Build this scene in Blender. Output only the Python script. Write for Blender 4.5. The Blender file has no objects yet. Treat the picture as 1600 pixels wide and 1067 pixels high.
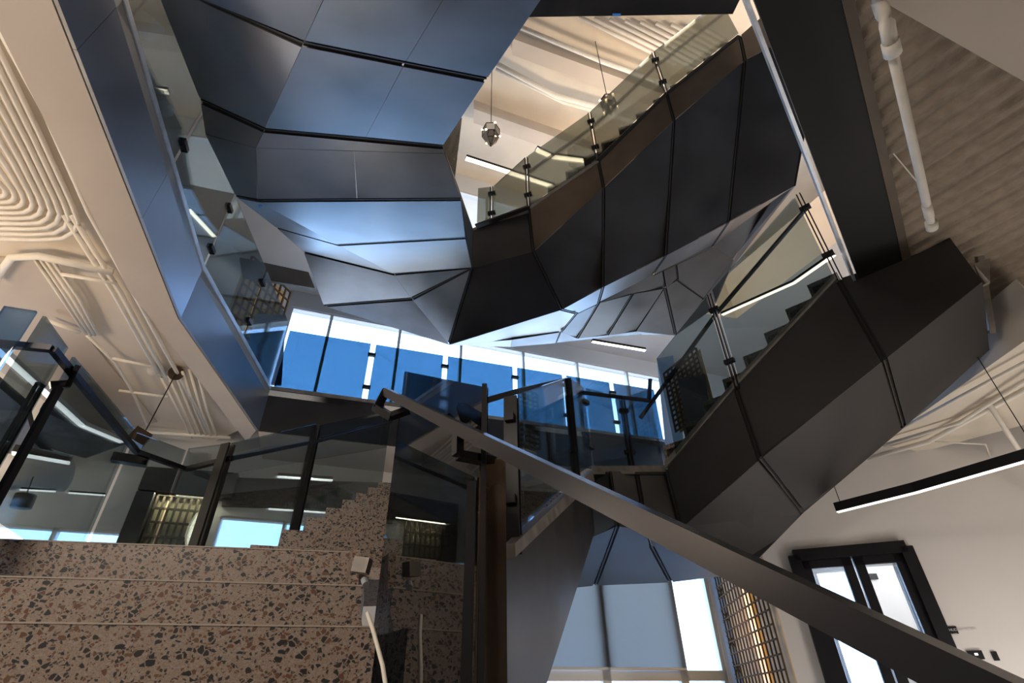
import bpy, bmesh, math, random
from mathutils import Vector, geometry
random.seed(7)
C = bpy.context.scene.collection
SC = bpy.context.scene
# ------------------------------------------------------------------ camera
F = 823.0; PITCH = math.radians(35.0); ROLL = math.radians(1.0); EYE = 1.483   # eye height above the lower floor
cam_d = bpy.data.cameras.new('camera'); cam = bpy.data.objects.new('camera', cam_d); C.objects.link(cam)
cam_d.sensor_width = 36; cam_d.lens = F/1600*36; cam_d.clip_start = 0.02; cam_d.clip_end = 300
from mathutils import Matrix
cam.matrix_world = Matrix.Translation((0, 0, EYE)) @ Matrix.Rotation(math.pi/2+PITCH, 4, 'X') @ Matrix.Rotation(-ROLL, 4, 'Z')
SC.camera = cam
# ------------------------------------------------------------------ world, exposure
w = bpy.data.worlds.new('sky'); SC.world = w; w.use_nodes = True
nt = w.node_tree; nt.nodes.clear()
out = nt.nodes.new('ShaderNodeOutputWorld'); bg = nt.nodes.new('ShaderNodeBackground')
tc = nt.nodes.new('ShaderNodeTexCoord'); sx = nt.nodes.new('ShaderNodeSeparateXYZ'); rp = nt.nodes.new('ShaderNodeValToRGB')
nt.links.new(tc.outputs['Generated'], sx.inputs[0]); nt.links.new(sx.outputs['Z'], rp.inputs[0])
cr = rp.color_ramp; cr.elements[0].position = 0.0; cr.elements[0].color = (0.36, 0.42, 0.5, 1)
cr.elements[1].position = 0.03; cr.elements[1].color = (0.36, 0.57, 0.90, 1)
e = cr.elements.new(0.35); e.color = (0.30, 0.54, 0.98, 1)
e = cr.elements.new(1.0); e.color = (0.20, 0.38, 0.9, 1)
nt.links.new(rp.outputs[0], bg.inputs[0]); bg.inputs[1].default_value = 9.0
nt.links.new(bg.outputs[0], out.inputs[0])
SC.view_settings.view_transform = 'Standard'; SC.view_settings.look = 'None'
SC.view_settings.exposure = 0.0; SC.view_settings.gamma = 1.0; SC.view_settings.use_curve_mapping = False
SC.cycles.max_bounces = 8; SC.cycles.transparent_max_bounces = 24; SC.cycles.glossy_bounces = 4; SC.cycles.diffuse_bounces = 3
SC.cycles.use_denoising = True; SC.cycles.sample_clamp_indirect = 6

# ------------------------------------------------------------------ surveying helpers: sight lines met with real planes
def ray(px, py):
    x = (px-800)/F; y = -(py-533.5)/F
    c, s = math.cos(ROLL), math.sin(ROLL)
    xr = x*c+y*s; yr = -x*s+y*c
    return Vector((xr, math.cos(PITCH)-yr*math.sin(PITCH), math.sin(PITCH)+yr*math.cos(PITCH)))
def Z(px, py, z):                      # meets the level z above the eye
    r = ray(px, py); return r*(z/r.z)+Vector((0, 0, EYE))
def V(px, py, A, B):                   # meets the vertical plane through plan points A, B
    r = ray(px, py); dx, dy = B[0]-A[0], B[1]-A[1]
    return r*((A[0]*dy-A[1]*dx)/(r.x*dy-r.y*dx))+Vector((0, 0, EYE))
def D(px, py, d):                      # at plan distance d
    r = ray(px, py); return r*(d/math.hypot(r.x, r.y))+Vector((0, 0, EYE))
def W(x, y, z): return Vector((x, y, z+EYE))

# ------------------------------------------------------------------ materials
def mat(name, col, rough=0.5, metal=0.0, noise=0.0, nscale=6.0, bump=0.0, bscale=40.0, rvar=0.0, spec=0.5, stretch=None, emis=None, estr=0):
    m = bpy.data.materials.new(name); m.use_nodes = True; n = m.node_tree; b = n.nodes['Principled BSDF']
    b.inputs['Base Color'].default_value = (*col, 1); b.inputs['Roughness'].default_value = rough
    b.inputs['Metallic'].default_value = metal; b.inputs['Specular IOR Level'].default_value = spec
    if emis: b.inputs['Emission Color'].default_value = (*emis, 1); b.inputs['Emission Strength'].default_value = estr
    t = n.nodes.new('ShaderNodeTexCoord'); src = t.outputs['Object']
    if stretch:
        mp = n.nodes.new('ShaderNodeMapping'); mp.inputs['Scale'].default_value = stretch; n.links.new(src, mp.inputs[0]); src = mp.outputs[0]
    if noise or rvar:
        no = n.nodes.new('ShaderNodeTexNoise'); no.inputs['Scale'].default_value = nscale; no.inputs['Detail'].default_value = 5
        n.links.new(src, no.inputs[0])
    if noise:
        mr = n.nodes.new('ShaderNodeMapRange'); mr.inputs[1].default_value = 0.3; mr.inputs[2].default_value = 0.7
        mr.inputs[3].default_value = 1-noise; mr.inputs[4].default_value = 1+noise; n.links.new(no.outputs[0], mr.inputs[0])
        mx = n.nodes.new('ShaderNodeVectorMath'); mx.operation = 'SCALE'; mx.inputs[0].default_value = col
        n.links.new(mr.outputs[0], mx.inputs['Scale']); n.links.new(mx.outputs[0], b.inputs['Base Color'])
    if rvar:
        mr = n.nodes.new('ShaderNodeMapRange'); mr.inputs[1].default_value = 0.3; mr.inputs[2].default_value = 0.7
        mr.inputs[3].default_value = max(0.02, rough-rvar); mr.inputs[4].default_value = rough+rvar
        n.links.new(no.outputs[0], mr.inputs[0]); n.links.new(mr.outputs[0], b.inputs['Roughness'])
    if bump:
        nb = n.nodes.new('ShaderNodeTexNoise'); nb.inputs['Scale'].default_value = bscale; nb.inputs['Detail'].default_value = 4
        n.links.new(src, nb.inputs[0]); bp = n.nodes.new('ShaderNodeBump'); bp.inputs['Strength'].default_value = bump; bp.inputs['Distance'].default_value = 0.02
        n.links.new(nb.outputs[0], bp.inputs['Height']); n.links.new(bp.outputs[0], b.inputs['Normal'])
    return m
def glass_mat(name, tint, refl=0.5, rough=0.0):
    m = bpy.data.materials.new(name); m.use_nodes = True; n = m.node_tree; n.nodes.clear()
    o = n.nodes.new('ShaderNodeOutputMaterial'); t = n.nodes.new('ShaderNodeBsdfTransparent'); g = n.nodes.new('ShaderNodeBsdfGlossy')
    mx = n.nodes.new('ShaderNodeMixShader'); fr = n.nodes.new('ShaderNodeFresnel'); fr.inputs[0].default_value = 1.5
    ma = n.nodes.new('ShaderNodeMath'); ma.operation = 'MULTIPLY'; ma.use_clamp = True; ma.inputs[1].default_value = refl
    t.inputs[0].default_value = (*tint, 1); g.inputs['Roughness'].default_value = rough; g.inputs[0].default_value = (1, 1, 1, 1)
    n.links.new(fr.outputs[0], ma.inputs[0]); n.links.new(ma.outputs[0], mx.inputs[0])
    n.links.new(t.outputs[0], mx.inputs[1]); n.links.new(g.outputs[0], mx.inputs[2]); n.links.new(mx.outputs[0], o.inputs[0])
    return m
def sq(*t): return tuple(math.sqrt(v) for v in t)      # a pane has two faces, each takes the root of the tint
M = {}
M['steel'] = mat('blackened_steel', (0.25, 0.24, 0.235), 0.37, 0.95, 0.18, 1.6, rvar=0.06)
M['steel_low'] = mat('blackened_steel_dim_copy', (0.115, 0.108, 0.10), 0.40, 0.9, 0.2, 1.6, rvar=0.06)  # same steel; its weaker sky reflection is put into a darker base
M['band'] = mat('warm_lit_steel_band', (0.17, 0.125, 0.09), 0.45, 0.7, 0.2, 2, rvar=0.06)  # warm light on the upper band, put into a browner base
M['steel_dark'] = mat('blackened_steel_dark_copy', (0.040, 0.037, 0.036), 0.45, 0.55, 0.25, 1.4, rvar=0.08)  # darker copy of the same steel for faces that reflect no windows
M['fascia'] = mat('fascia_steel', (0.34, 0.35, 0.37), 0.42, 0.95, 0.12, 0.7, rvar=0.08, bump=0.0)
M['cap'] = mat('cap_steel', (0.62, 0.66, 0.72), 0.42, 0.7, 0.2, 9, rvar=0.1)
M['joint'] = mat('joint_black', (0.006, 0.006, 0.006), 0.7)
M['joint_strip'] = mat('joint_strip', (0.05, 0.045, 0.04), 0.4, 0.6)
M['black'] = mat('black_powder_coat', (0.012, 0.012, 0.014), 0.45, 0.0, rvar=0.1, nscale=3, spec=.25)
M['rail'] = mat('handrail_steel', (0.045, 0.045, 0.05), 0.27, 0.9)
M['bronze'] = mat('dark_bronze', (0.20, 0.14, 0.10), 0.22, 0.85, 0.2, 5, rvar=0.08)
M['coping'] = mat('raw_steel_coping', (0.27, 0.24, 0.21), 0.42, 0.55, 0.25, 9, rvar=0.1)
M['ceil'] = mat('painted_ceiling', (0.74, 0.66, 0.55), 0.75, 0, 0.07, 1.5, bump=0.04, bscale=14)
M['soffit'] = mat('painted_beam', (0.58, 0.50, 0.42), 0.7, 0, 0.1, 0.8, bump=0.1, bscale=9)
M['deck'] = mat('sprayed_deck', (0.31, 0.25, 0.19), 0.9, 0, 0.15, 12, bump=0.9, bscale=11)
M['soffit_dark'] = mat('dark_soffit', (0.009, 0.009, 0.009), 0.6, 0.0, 0.3, 2, spec=.3)
M['brown_edge'] = mat('brown_soffit_edge', (0.10, 0.075, 0.055), 0.55, 0.2, 0.2, 3)
M['pipe'] = mat('painted_conduit', (0.86, 0.80, 0.70), 0.5, 0, 0.05, 10)
M['white'] = mat('white_wall', (0.62, 0.61, 0.60), 0.8, 0, 0.04, 1.2)
M['wallr'] = mat('plaster_wall', (0.74, 0.70, 0.67), 0.8, 0, 0.04, 1.0)
M['floor'] = mat('floor_concrete', (0.22, 0.21, 0.2), 0.5, 0, 0.15, 2)
M['dark'] = mat('dark_wall', (0.035, 0.034, 0.035), 0.5, 0, 0.4, 3)
M['frame'] = mat('window_frame', (0.62, 0.60, 0.57), 0.4, 0.3)
M['blind'] = mat('roller_blind', (0.30, 0.34, 0.37), 0.85, 0, 0.05, 3)
_n = M['blind'].node_tree; _t = _n.nodes.new('ShaderNodeBsdfTranslucent'); _t.inputs[0].default_value = (.46, .43, .39, 1); _x = _n.nodes.new('ShaderNodeMixShader'); _x.inputs[0].default_value = .8
_n.links.new(_n.nodes['Principled BSDF'].outputs[0], _x.inputs[1]); _n.links.new(_t.outputs[0], _x.inputs[2]); _n.links.new(_x.outputs[0], _n.nodes['Material Output'].inputs[0])
M['brass'] = mat('brass_wire', (0.10, 0.06, 0.03), 0.9, 0.0, spec=.1)
M['brasspanel'] = mat('amber_backing', (0.62, 0.42, 0.2), 0.6, 0.0, 0.2, 3)
M['bluepanel'] = mat('blue_painted_wall', (0.32, 0.48, 0.72), 0.55, 0, 0.1, 3)
M['cream'] = mat('cream_board', (0.62, 0.56, 0.38), 0.7, 0, 0.1, 3)
M['nosing'] = mat('pale_nosing_line', (0.42, 0.36, 0.30), 0.6)
M['tape'] = mat('blue_tape', (0.03, 0.25, 0.75), 0.6)
M['led'] = mat('led_warm', (1, 1, 1), 0.5, emis=(1.0, 0.83, 0.6), estr=4.0)
M['amber'] = mat('amber_diffuser', (1, 1, 1), 0.5, emis=(1.0, 0.62, 0.22), estr=0.9)
M['ledw'] = mat('led_white', (1, 1, 1), 0.5, emis=(1.0, 0.95, 0.9), estr=2.0)
M['curtain'] = mat('white_plaster_cove', (0.72, 0.71, 0.70), 0.7, 0, 0.12, 3)
M['bulb'] = mat('bulb', (1, 1, 1), 0.5, emis=(1.0, 0.7, 0.35), estr=9.0)
M['g_sky'] = glass_mat('guard_glass_sky_tint', sq(0.030, 0.066, 0.088), 0.6)  # same guard glass; blue of the sky behind is put into this tint
M['g_grey'] = glass_mat('guard_glass_grey', sq(0.33, 0.40, 0.42), 0.45)
M['g_reflect'] = glass_mat('guard_glass_blue_reflection', sq(0.10, 0.22, 0.42), 0.8)  # window reflection on the first left panes, put into a blue tint
M['g_dark'] = glass_mat('lamp_glass_smoked', sq(0.16, 0.14, 0.12), 0.8)
M['g_warm'] = glass_mat('guard_glass_bronze', sq(0.36, 0.38, 0.33), 0.7)
M['g_clear'] = glass_mat('window_glass', sq(0.9, 0.92, 0.94), 0.5)
M['g_near'] = glass_mat('guard_glass_mirror', sq(0.05, 0.055, 0.06), 0.75)

def terrazzo():
    m = bpy.data.materials.new('terrazzo'); m.use_nodes = True; n = m.node_tree; b = n.nodes['Principled BSDF']; L = n.links.new
    t = n.nodes.new('ShaderNodeTexCoord'); base = (0.30, 0.235, 0.19)
    ns = n.nodes.new('ShaderNodeTexNoise'); ns.inputs['Scale'].default_value = 30; L(t.outputs['Object'], ns.inputs[0])
    off = n.nodes.new('ShaderNodeVectorMath'); off.operation = 'MULTIPLY_ADD'; off.inputs[1].default_value = (0.016,)*3
    L(ns.outputs['Color'], off.inputs[0]); L(t.outputs['Object'], off.inputs[2])
    prev = None
    sn = n.nodes.new('ShaderNodeTexNoise'); sn.inputs['Scale'].default_value = 260; L(t.outputs['Object'], sn.inputs[0])
    r0 = n.nodes.new('ShaderNodeValToRGB'); r0.color_ramp.elements[0].color = (*[c*0.8 for c in base], 1); r0.color_ramp.elements[1].color = (*[c*1.2 for c in base], 1)
    r0.color_ramp.elements[0].position = .35; r0.color_ramp.elements[1].position = .65
    L(sn.outputs[0], r0.inputs[0]); prev = r0.outputs[0]
    for sc, thr, lo, pal in ((120, 0.16, 0.42, ((0.05, 0.045, 0.045), (0.16, 0.08, 0.045), (0.34, 0.29, 0.25))),
                         (60, 0.20, 0.38, ((0.018, 0.018, 0.02), (0.15, 0.08, 0.05), (0.03, 0.028, 0.028), (0.025, 0.028, 0.026), (0.02, 0.025, 0.03), (0.14, 0.065, 0.04)))):
        rot = n.nodes.new('ShaderNodeMapping'); rot.inputs['Rotation'].default_value = (0.5, 0.7, 0.3+sc); rot.inputs['Scale'].default_value = (1, 0.62, 1.25); L(off.outputs[0], rot.inputs[0])
        v = n.nodes.new('ShaderNodeTexVoronoi'); v.inputs['Scale'].default_value = sc; v.feature = 'DISTANCE_TO_EDGE'
        v2 = n.nodes.new('ShaderNodeTexVoronoi'); v2.inputs['Scale'].default_value = sc
        L(rot.outputs[0], v.inputs[0]); L(rot.outputs[0], v2.inputs[0])
        sp = n.nodes.new('ShaderNodeSeparateColor'); L(v2.outputs['Color'], sp.inputs[0])
        # chip where the cell is chosen and the point lies well inside it
        ch = n.nodes.new('ShaderNodeMath'); ch.operation = 'LESS_THAN'; ch.inputs[1].default_value = lo; L(sp.outputs[0], ch.inputs[0])
        sz = n.nodes.new('ShaderNodeMath'); sz.operation = 'MULTIPLY_ADD'; sz.inputs[1].default_value = thr*0.7; sz.inputs[2].default_value = 0.05; L(sp.outputs[1], sz.inputs[0])
        ins = n.nodes.new('ShaderNodeMath'); ins.operation = 'GREATER_THAN'; L(v.outputs['Distance'], ins.inputs[0]); L(sz.outputs[0], ins.inputs[1])
        mu = n.nodes.new('ShaderNodeMath'); mu.operation = 'MULTIPLY'; L(ch.outputs[0], mu.inputs[0]); L(ins.outputs[0], mu.inputs[1])
        cr = n.nodes.new('ShaderNodeValToRGB'); cr.color_ramp.interpolation = 'CONSTANT'; L(sp.outputs[2], cr.inputs[0])
        for i, p in enumerate(pal):
            el = cr.color_ramp.elements[i] if i < 2 else cr.color_ramp.elements.new(i/len(pal))
            el.position = i/len(pal); el.color = (*p, 1)
        mx = n.nodes.new('ShaderNodeMix'); mx.data_type = 'RGBA'
        L(mu.outputs[0], mx.inputs[0]); L(prev, mx.inputs[6]); L(cr.outputs[0], mx.inputs[7]); prev = mx.outputs[2]
    L(prev, b.inputs['Base Color']); b.inputs['Roughness'].default_value = 0.45
    return m
M['terrazzo'] = terrazzo()

# ------------------------------------------------------------------ object helpers
ORG = {}
def raw(name, verts, faces, m, parent=None, smooth=False):
    o0 = ORG.get(parent.name if parent else None, Vector())
    me = bpy.data.meshes.new(name); me.from_pydata([tuple(Vector(v)-o0) for v in verts], [], faces)
    bm = bmesh.new(); bm.from_mesh(me); bmesh.ops.recalc_face_normals(bm, faces=bm.faces); bm.to_mesh(me); bm.free()
    if smooth:
        for p in me.polygons: p.use_smooth = True
    if m: me.materials.append(M[m] if isinstance(m, str) else m)
    o = bpy.data.objects.new(name, me); C.objects.link(o)
    if parent: o.parent = parent; ORG[o.name] = o0
    else: ORG[o.name] = Vector()
    return o
def thing(name, label, cat, loc, group=None):
    o = bpy.data.objects.new(name, None); C.objects.link(o); o.location = loc; o.empty_display_size = 0.1
    ORG[o.name] = Vector(loc); o['label'] = label; o['category'] = cat
    if group: o['group'] = group
    return o
def tag(o, label, cat, group=None):
    o['label'] = label; o['category'] = cat
    if group: o['group'] = group
    return o
def struct(o): o['kind'] = 'structure'; return o
class MB:
    def __init__(s): s.v = []; s.f = []
    def add(s, v, f): k = len(s.v); s.v += [Vector(a) for a in v]; s.f += [tuple(i+k for i in g) for g in f]; return s
    def poly(s, pts, off):                       # slab: polygon pushed by off
        n = len(pts); off = Vector(off)
        return s.add(list(pts)+[p+off for p in pts], [tuple(range(n)), tuple(range(2*n-1, n-1, -1))]+[(i, i+n, (i+1) % n+n, (i+1) % n) for i in range(n)])
    def bar(s, a, b, wd, ht, up=Vector((0, 0, 1))):   # rectangular bar from a to b, wd sideways and ht along up
        a = Vector(a); b = Vector(b); d = (b-a).normalized(); r = d.cross(Vector(up))
        if r.length < 1e-4: r = d.cross(Vector((0, 1, 0)))
        r.normalize(); u = r.cross(d).normalized(); r = r*wd/2; u = u*ht/2
        v = [a-r-u, a+r-u, a+r+u, a-r+u, b-r-u, b+r-u, b+r+u, b-r+u]
        return s.add(v, [(0, 1, 2, 3), (7, 6, 5, 4), (0, 4, 5, 1), (1, 5, 6, 2), (2, 6, 7, 3), (3, 7, 4, 0)])
    def tube(s, pts, r, n=10):
        pts = [Vector(p) for p in pts]; rings = []; k0 = len(s.v)
        for i, p in enumerate(pts):
            d = (pts[min(i+1, len(pts)-1)]-pts[max(i-1, 0)]).normalized()
            a = d.cross(Vector((0, 0, 1)));
            if a.length < 1e-3: a = d.cross(Vector((1, 0, 0)))
            a.normalize(); b = d.cross(a); rr = r[i] if isinstance(r, (list, tuple)) else r
            rings.append([p+(a*math.cos(t)+b*math.sin(t))*rr for t in [2*math.pi*j/n for j in range(n)]])
        vs = [v for g in rings for v in g]; fs = []
        for i in range(len(pts)-1):
            for j in range(n): fs.append((i*n+j, i*n+(j+1) % n, (i+1)*n+(j+1) % n, (i+1)*n+j))
        fs.append(tuple(range(n))); fs.append(tuple(range((len(pts)-1)*n, len(pts)*n)))
        return s.add(vs, fs)
    def box(s, lo, hi): x0, y0, z0 = lo; x1, y1, z1 = hi; return s.poly([Vector((x0, y0, z0)), Vector((x1, y0, z0)), Vector((x1, y1, z0)), Vector((x0, y1, z0))], (0, 0, z1-z0))
    def build(s, name, m, parent=None, smooth=False): return raw(name, s.v, s.f, m, parent, smooth)
EYEV = Vector((0, 0, EYE))
def pnormal(pts):
    n = Vector()
    for i in range(len(pts)):
        a, b = pts[i], pts[(i+1) % len(pts)]; n += a.cross(b)
    n.normalize()
    c = sum(pts, Vector())/len(pts)
    if n.dot(EYEV-c) < 0: n = -n
    return n
def inset(pts, gaps):
    n = pnormal(pts); c = sum(pts, Vector())/len(pts); N = len(pts)
    out = []
    for i in range(N):
        p = pts[i]; a = pts[i-1]; b = pts[(i+1) % N]; g0 = gaps[i-1]; g1 = gaps[i]
        d0 = (p-a).normalized(); d1 = (b-p).normalized()
        i0 = n.cross(d0).normalized(); i1 = n.cross(d1).normalized()
        if i0.dot(c-(p+a)/2) < 0: i0 = -i0
        if i1.dot(c-(p+b)/2) < 0: i1 = -i1
        den = 1-i0.dot(i1)**2
        if den < 0.03: out.append(p+i0*max(g0, g1)); continue
        k = i0.dot(i1); A = (g0-g1*k)/den; B = (g1-g0*k)/den
        m_ = i0*A+i1*B; lim = 1.6*max(g0, g1)
        if m_.length > lim: m_ = m_*(lim/m_.length)
        out.append(p+m_)
    return out
def panel(name, pts, edges, m, parent, t=0.02, back=None, jw=0.024):
    "one folded sheet panel; edges: j = open joint, c = tight crease. back collects the dark shell and joint strips"
    gaps = [jw if e == 'j' else 0.0015 for e in edges]
    n = pnormal(pts); c = sum(pts, Vector())/len(pts)
    flat = []
    for p in pts:
        r = p-EYEV; k = (c-EYEV).dot(n)/r.dot(n) if abs(r.normalized().dot(n)) > .12 else 1
        flat.append(EYEV+r*min(1.02, max(.98, k)))
    pts = flat; n = pnormal(pts); q = inset(pts, gaps)
    o = MB().poly(q, -n*t).build(name, m, parent)
    if back is not None:
        back[0].poly([p-n*(t+0.004) for p in inset(pts, [.006 if e == 'c' else 0 for e in edges])], -n*0.004)
        for i, e in enumerate(edges):
            if e == 'j':
                a, b = pts[i], pts[(i+1) % len(pts)]
                back[1].append(MB().bar(a-n*0.012, b-n*0.012, 0.012, 0.012, n))
    return o
def finish_back(back, parent):
    back[0].build('backing_shell', 'joint', parent)
    for q in back[1]: q.build('joint_strip', 'joint_strip', parent)
def lamp(name, loc, power, col, r=0.2, kind='POINT', size=(1, 1), rot=(0, 0, 0)):
    l = bpy.data.lights.new(name, kind); l.energy = power; l.color = col
    if kind == 'AREA': l.shape = 'RECTANGLE'; l.size, l.size_y = size
    else: l.shadow_soft_size = r
    o = bpy.data.objects.new(name, l); C.objects.link(o); o.location = loc; o.rotation_euler = rot; return o

# ================================================================== STRUCTURE
ZB, ZT = 2.9, 3.5            # fascia bottom and top of the upper floor, above the eye
FL = -EYE
# opening of the upper floor (plan)
LA, LB, LC = (-2.28, 1.38), (-2.94, 3.69), (-3.18, 5.98)
LD = (2.44, 7.88)
o = struct(MB().box((-14, -9, -0.2), (14, 16, 0)).build('floor', 'floor'))

def plate(name, outer, hole, z0, z1, m):
    polys = [[Vector((*p, 0)) for p in outer], [Vector((*p, 0)) for p in hole]]
    tris = geometry.tessellate_polygon(polys); P = [p for g in polys for p in g]; n = len(P)
    v = [(p.x, p.y, z0+EYE) for p in P]+[(p.x, p.y, z1+EYE) for p in P]
    f = [tuple(t) for t in tris]+[tuple(i+n for i in t) for t in tris]
    k = 0
    for g in polys:
        L = len(g)
        for i in range(L): a = k+i; b = k+(i+1) % L; f.append((a, b, b+n, a+n))
        k += L
    return raw(name, v, f, m)
# upper floor: a slab of painted concrete with a many-sided opening
hole1 = [(-1.5, -1.35), LA, LB, LC, LD, (4.35, 8.52), (5.1, 6.6), (4.25, 5.0), (3.81, 4.43), (1.46, 1.40), (-0.55, -1.2)]
outer1 = [(-13, -8.5), (9, -8.5), (9, 11.5), (2.9, 9.55), (-12, 4.1), (-13, 4)]
o = struct(plate('ceiling_1', outer1, hole1, ZT-0.1, ZT-0.02, 'ceil'))

# left ceiling field, lower than the deck at right
LL = [(-12, -6), (-12, 4.6), (-4.6, 7.0), (-3.36, 6.15), (-3.12, 3.9), (-2.35, 1.2), (-1.7, -1.4), (-1.7, -6)]
o = struct(MB().poly([W(*p, 3.08) for p in LL], (0, 0, 0.06)).build('ceiling_2', 'ceil'))
# deep beam beside the opening: beige soffit between the fascia line and the conduits
bL = [Z(-60, -60, ZB), Z(0, 49, ZB), Z(151, 350, ZB), Z(200, 452, ZB), Z(385, 690, ZB)]
inner = [W(-1.75, -0.5, ZB), W(*LA, ZB), W(*LB, ZB), W(*LC, ZB)]
mb = MB()
pl = [bL[4], bL[3], bL[2], bL[1], W(-2.1, -0.6, ZB)]
mb.poly([p for p in pl]+[inner[0]-Vector((.02, 0, 0)), inner[1]-Vector((.03, 0, 0)), inner[2]-Vector((.03, 0, 0)), inner[3]-Vector((.03, 0, 0))], (0, 0, 0.5))
struct(mb.build('trim_1', 'soffit'))

# far edge beam behind the opening: soffit continues right
FE = Vector((LD[0]-LC[0], LD[1]-LC[1], 0)).normalized(); FN = Vector((-FE.y, FE.x, 0))
a, b = Vector((*LC, ZB+EYE)), Vector((4.35, 8.52, ZB+EYE))
struct(MB().poly([a+FN*.03, b+FN*.03, b+FN*1.0, a+FN*1.0], (0, 0, 0.5)).build('trim_2', 'soffit'))

# fascias of the opening: black steel plates with a bright cap
def fascia(name, label, pts, zb, zt, joints, capm='cap', m='fascia', inner_dir=None):
    t = thing(name, label, 'fascia', (pts[0][0], pts[0][1], zb+EYE))
    for i in range(len(pts)-1):
        A, B = Vector((*pts[i], 0)), Vector((*pts[i+1], 0)); k = joints[i]
        for j in range(k):
            a = A.lerp(B, j/k); b = A.lerp(B, (j+1)/k)
            q = [Vector((a.x, a.y, zb+EYE)), Vector((b.x, b.y, zb+EYE)), Vector((b.x, b.y, zt+EYE)), Vector((a.x, a.y, zt+EYE))]
            panel('fascia_panel', q, 'cccc', m, t, 0.02)
        d = (B-A).normalized(); nn = pnormal([Vector((A.x, A.y, zb+EYE)), Vector((B.x, B.y, zb+EYE)), Vector((B.x, B.y, zt+EYE))])
        a = Vector((A.x, A.y, zt+EYE+.012))-nn*.03; b = Vector((B.x, B.y, zt+EYE+.012))-nn*.03
        MB().bar(a-nn*.03, b-nn*.03, .14, .05).build('cap', capm, t)
    return t
fascia('floor_fascia', 'blue-reflecting black steel floor edge on the left with a pale cap', [(-1.5, -1.35), LA, LB, LC], ZB, ZT, [1, 2, 1])
fascia('floor_fascia', 'dark brown steel floor edge below the tall windows', [LC, LD, (4.35, 8.52)], ZB, ZT, [4, 1], capm='coping', m='steel_dark')

# ---- right side: dark soffit strip of the upper floor and its bright edge
RT0, RT1 = (-0.55, -1.20), (3.81, 4.43)
sfp = [Vector((RT0[0], RT0[1], 3.36+EYE)), Z(1179, 0, 3.36), Z(1361, 488, 3.36), Z(1418, 440, 3.36), Z(1400, 360, 3.36), Z(1315, 0, 3.36), W(0.5, -1.2, 3.36)]
struct(MB().poly(sfp, (0, 0, 0.03)).build('trim_3', 'soffit_dark'))
sfe = [Z(1315, 0, 3.352), Z(1400, 360, 3.352), Z(1418, 440, 3.352), Z(1424, 405, 3.352), Z(1336, 0, 3.352)]
struct(MB().poly([sfp[-1]]+sfe+[W(.65, -1.2, 3.352)], (0, 0, 0.03)).build('trim_4', 'brown_edge'))
t = thing('floor_fascia', 'narrow bright steel floor edge running down from the top right', 'fascia', (1.46, 1.4, 3.4+EYE))
A, B = Z(1179, 0, 3.36), Z(1361, 488, 3.36); A0 = A+(A-B)*0.8
q_ = Vector((-.035, .027, 0)); MB().poly([A0+q_, B+q_, B+q_+Vector((0, 0, .19)), A0+q_+Vector((0, 0, .19))], -q_*.5).build('fascia_panel', 'cap', t)

# ---- corrugated sprayed deck at right
def deck():
    ax = (Z(1600, 330, 3.36)-Z(1380, 470, 3.36)); ax.z = 0; ax.normalize()
    ax = (Z(1600, 200, 3.4)-Z(1400, 325, 3.4)); ax.z = 0; ax.normalize()      # flute direction
    cr = Vector((-ax.y, ax.x, 0)); O = W(3.4, 2.6, 0); v = []; f = []; N = 480; pitch = 0.165
    from mathutils import noise
    R = list(range(-N//2, N//2+1)); SG = 60
    for i in R:
        for j in range(SG+1):
            q = -4.5+13.5*j/SG; wv = noise.noise(Vector((i*.11, q*1.1, 0)))
            c = O+cr*(i*pitch/8+.018*wv)+ax*q
            v.append(Vector((c.x, c.y, 3.378+EYE+.013*math.sin(i*2*math.pi/8)+.004*noise.noise(Vector((i*.5, q*6, 3))))))
    keep = []
    for i in range(len(R)-1):
        for j in range(SG): a = i*(SG+1)+j; keep.append((a, a+1, a+SG+2, a+SG+1))
    o = raw('ceiling_3', v, keep, 'deck', smooth=False)
    bm = bmesh.new(); bm.from_mesh(o.data)
    e0, e1 = Z(1315, 0, 3.40), Z(1400, 360, 3.40); e2 = Vector((3.9, 4.55, 0)); d_ = (e1-e0); d_.z = 0
    for p, d in ((e0, d_), (Vector((3.9, 3.6, 0)), Vector((-.2, 1, 0)))):
        bmesh.ops.bisect_plane(bm, geom=bm.verts[:]+bm.edges[:]+bm.faces[:], plane_co=p, plane_no=Vector((-d.y, d.x, 0)), clear_outer=True)
        break
    for x in (9.0,):
        bmesh.ops.bisect_plane(bm, geom=bm.verts[:]+bm.edges[:]+bm.faces[:], plane_co=(x, 0, 0), plane_no=(1, 0, 0), clear_outer=True)
    bmesh.ops.bisect_plane(bm, geom=bm.verts[:]+bm.edges[:]+bm.faces[:], plane_co=(0, 6.3, 0), plane_no=(0, 1, 0), clear_outer=True)
    bmesh.ops.bisect_plane(bm, geom=bm.verts[:]+bm.edges[:]+bm.faces[:], plane_co=(0, -6.4, 0), plane_no=(0, -1, 0), clear_outer=True)
    bm.to_mesh(o.data); bm.free()
    return struct(o)
deck()

# ---- deep pale beam across the top right corner
a, b = Z(1340, -20, 3.05), Z(1640, 150, 3.05); c, d = Z(1560, -60, 3.05), Z(1700, 20, 3.05)
struct(MB().poly([a, b, d, c], (0, 0, 0.34)).build('trim_5', 'soffit'))

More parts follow.
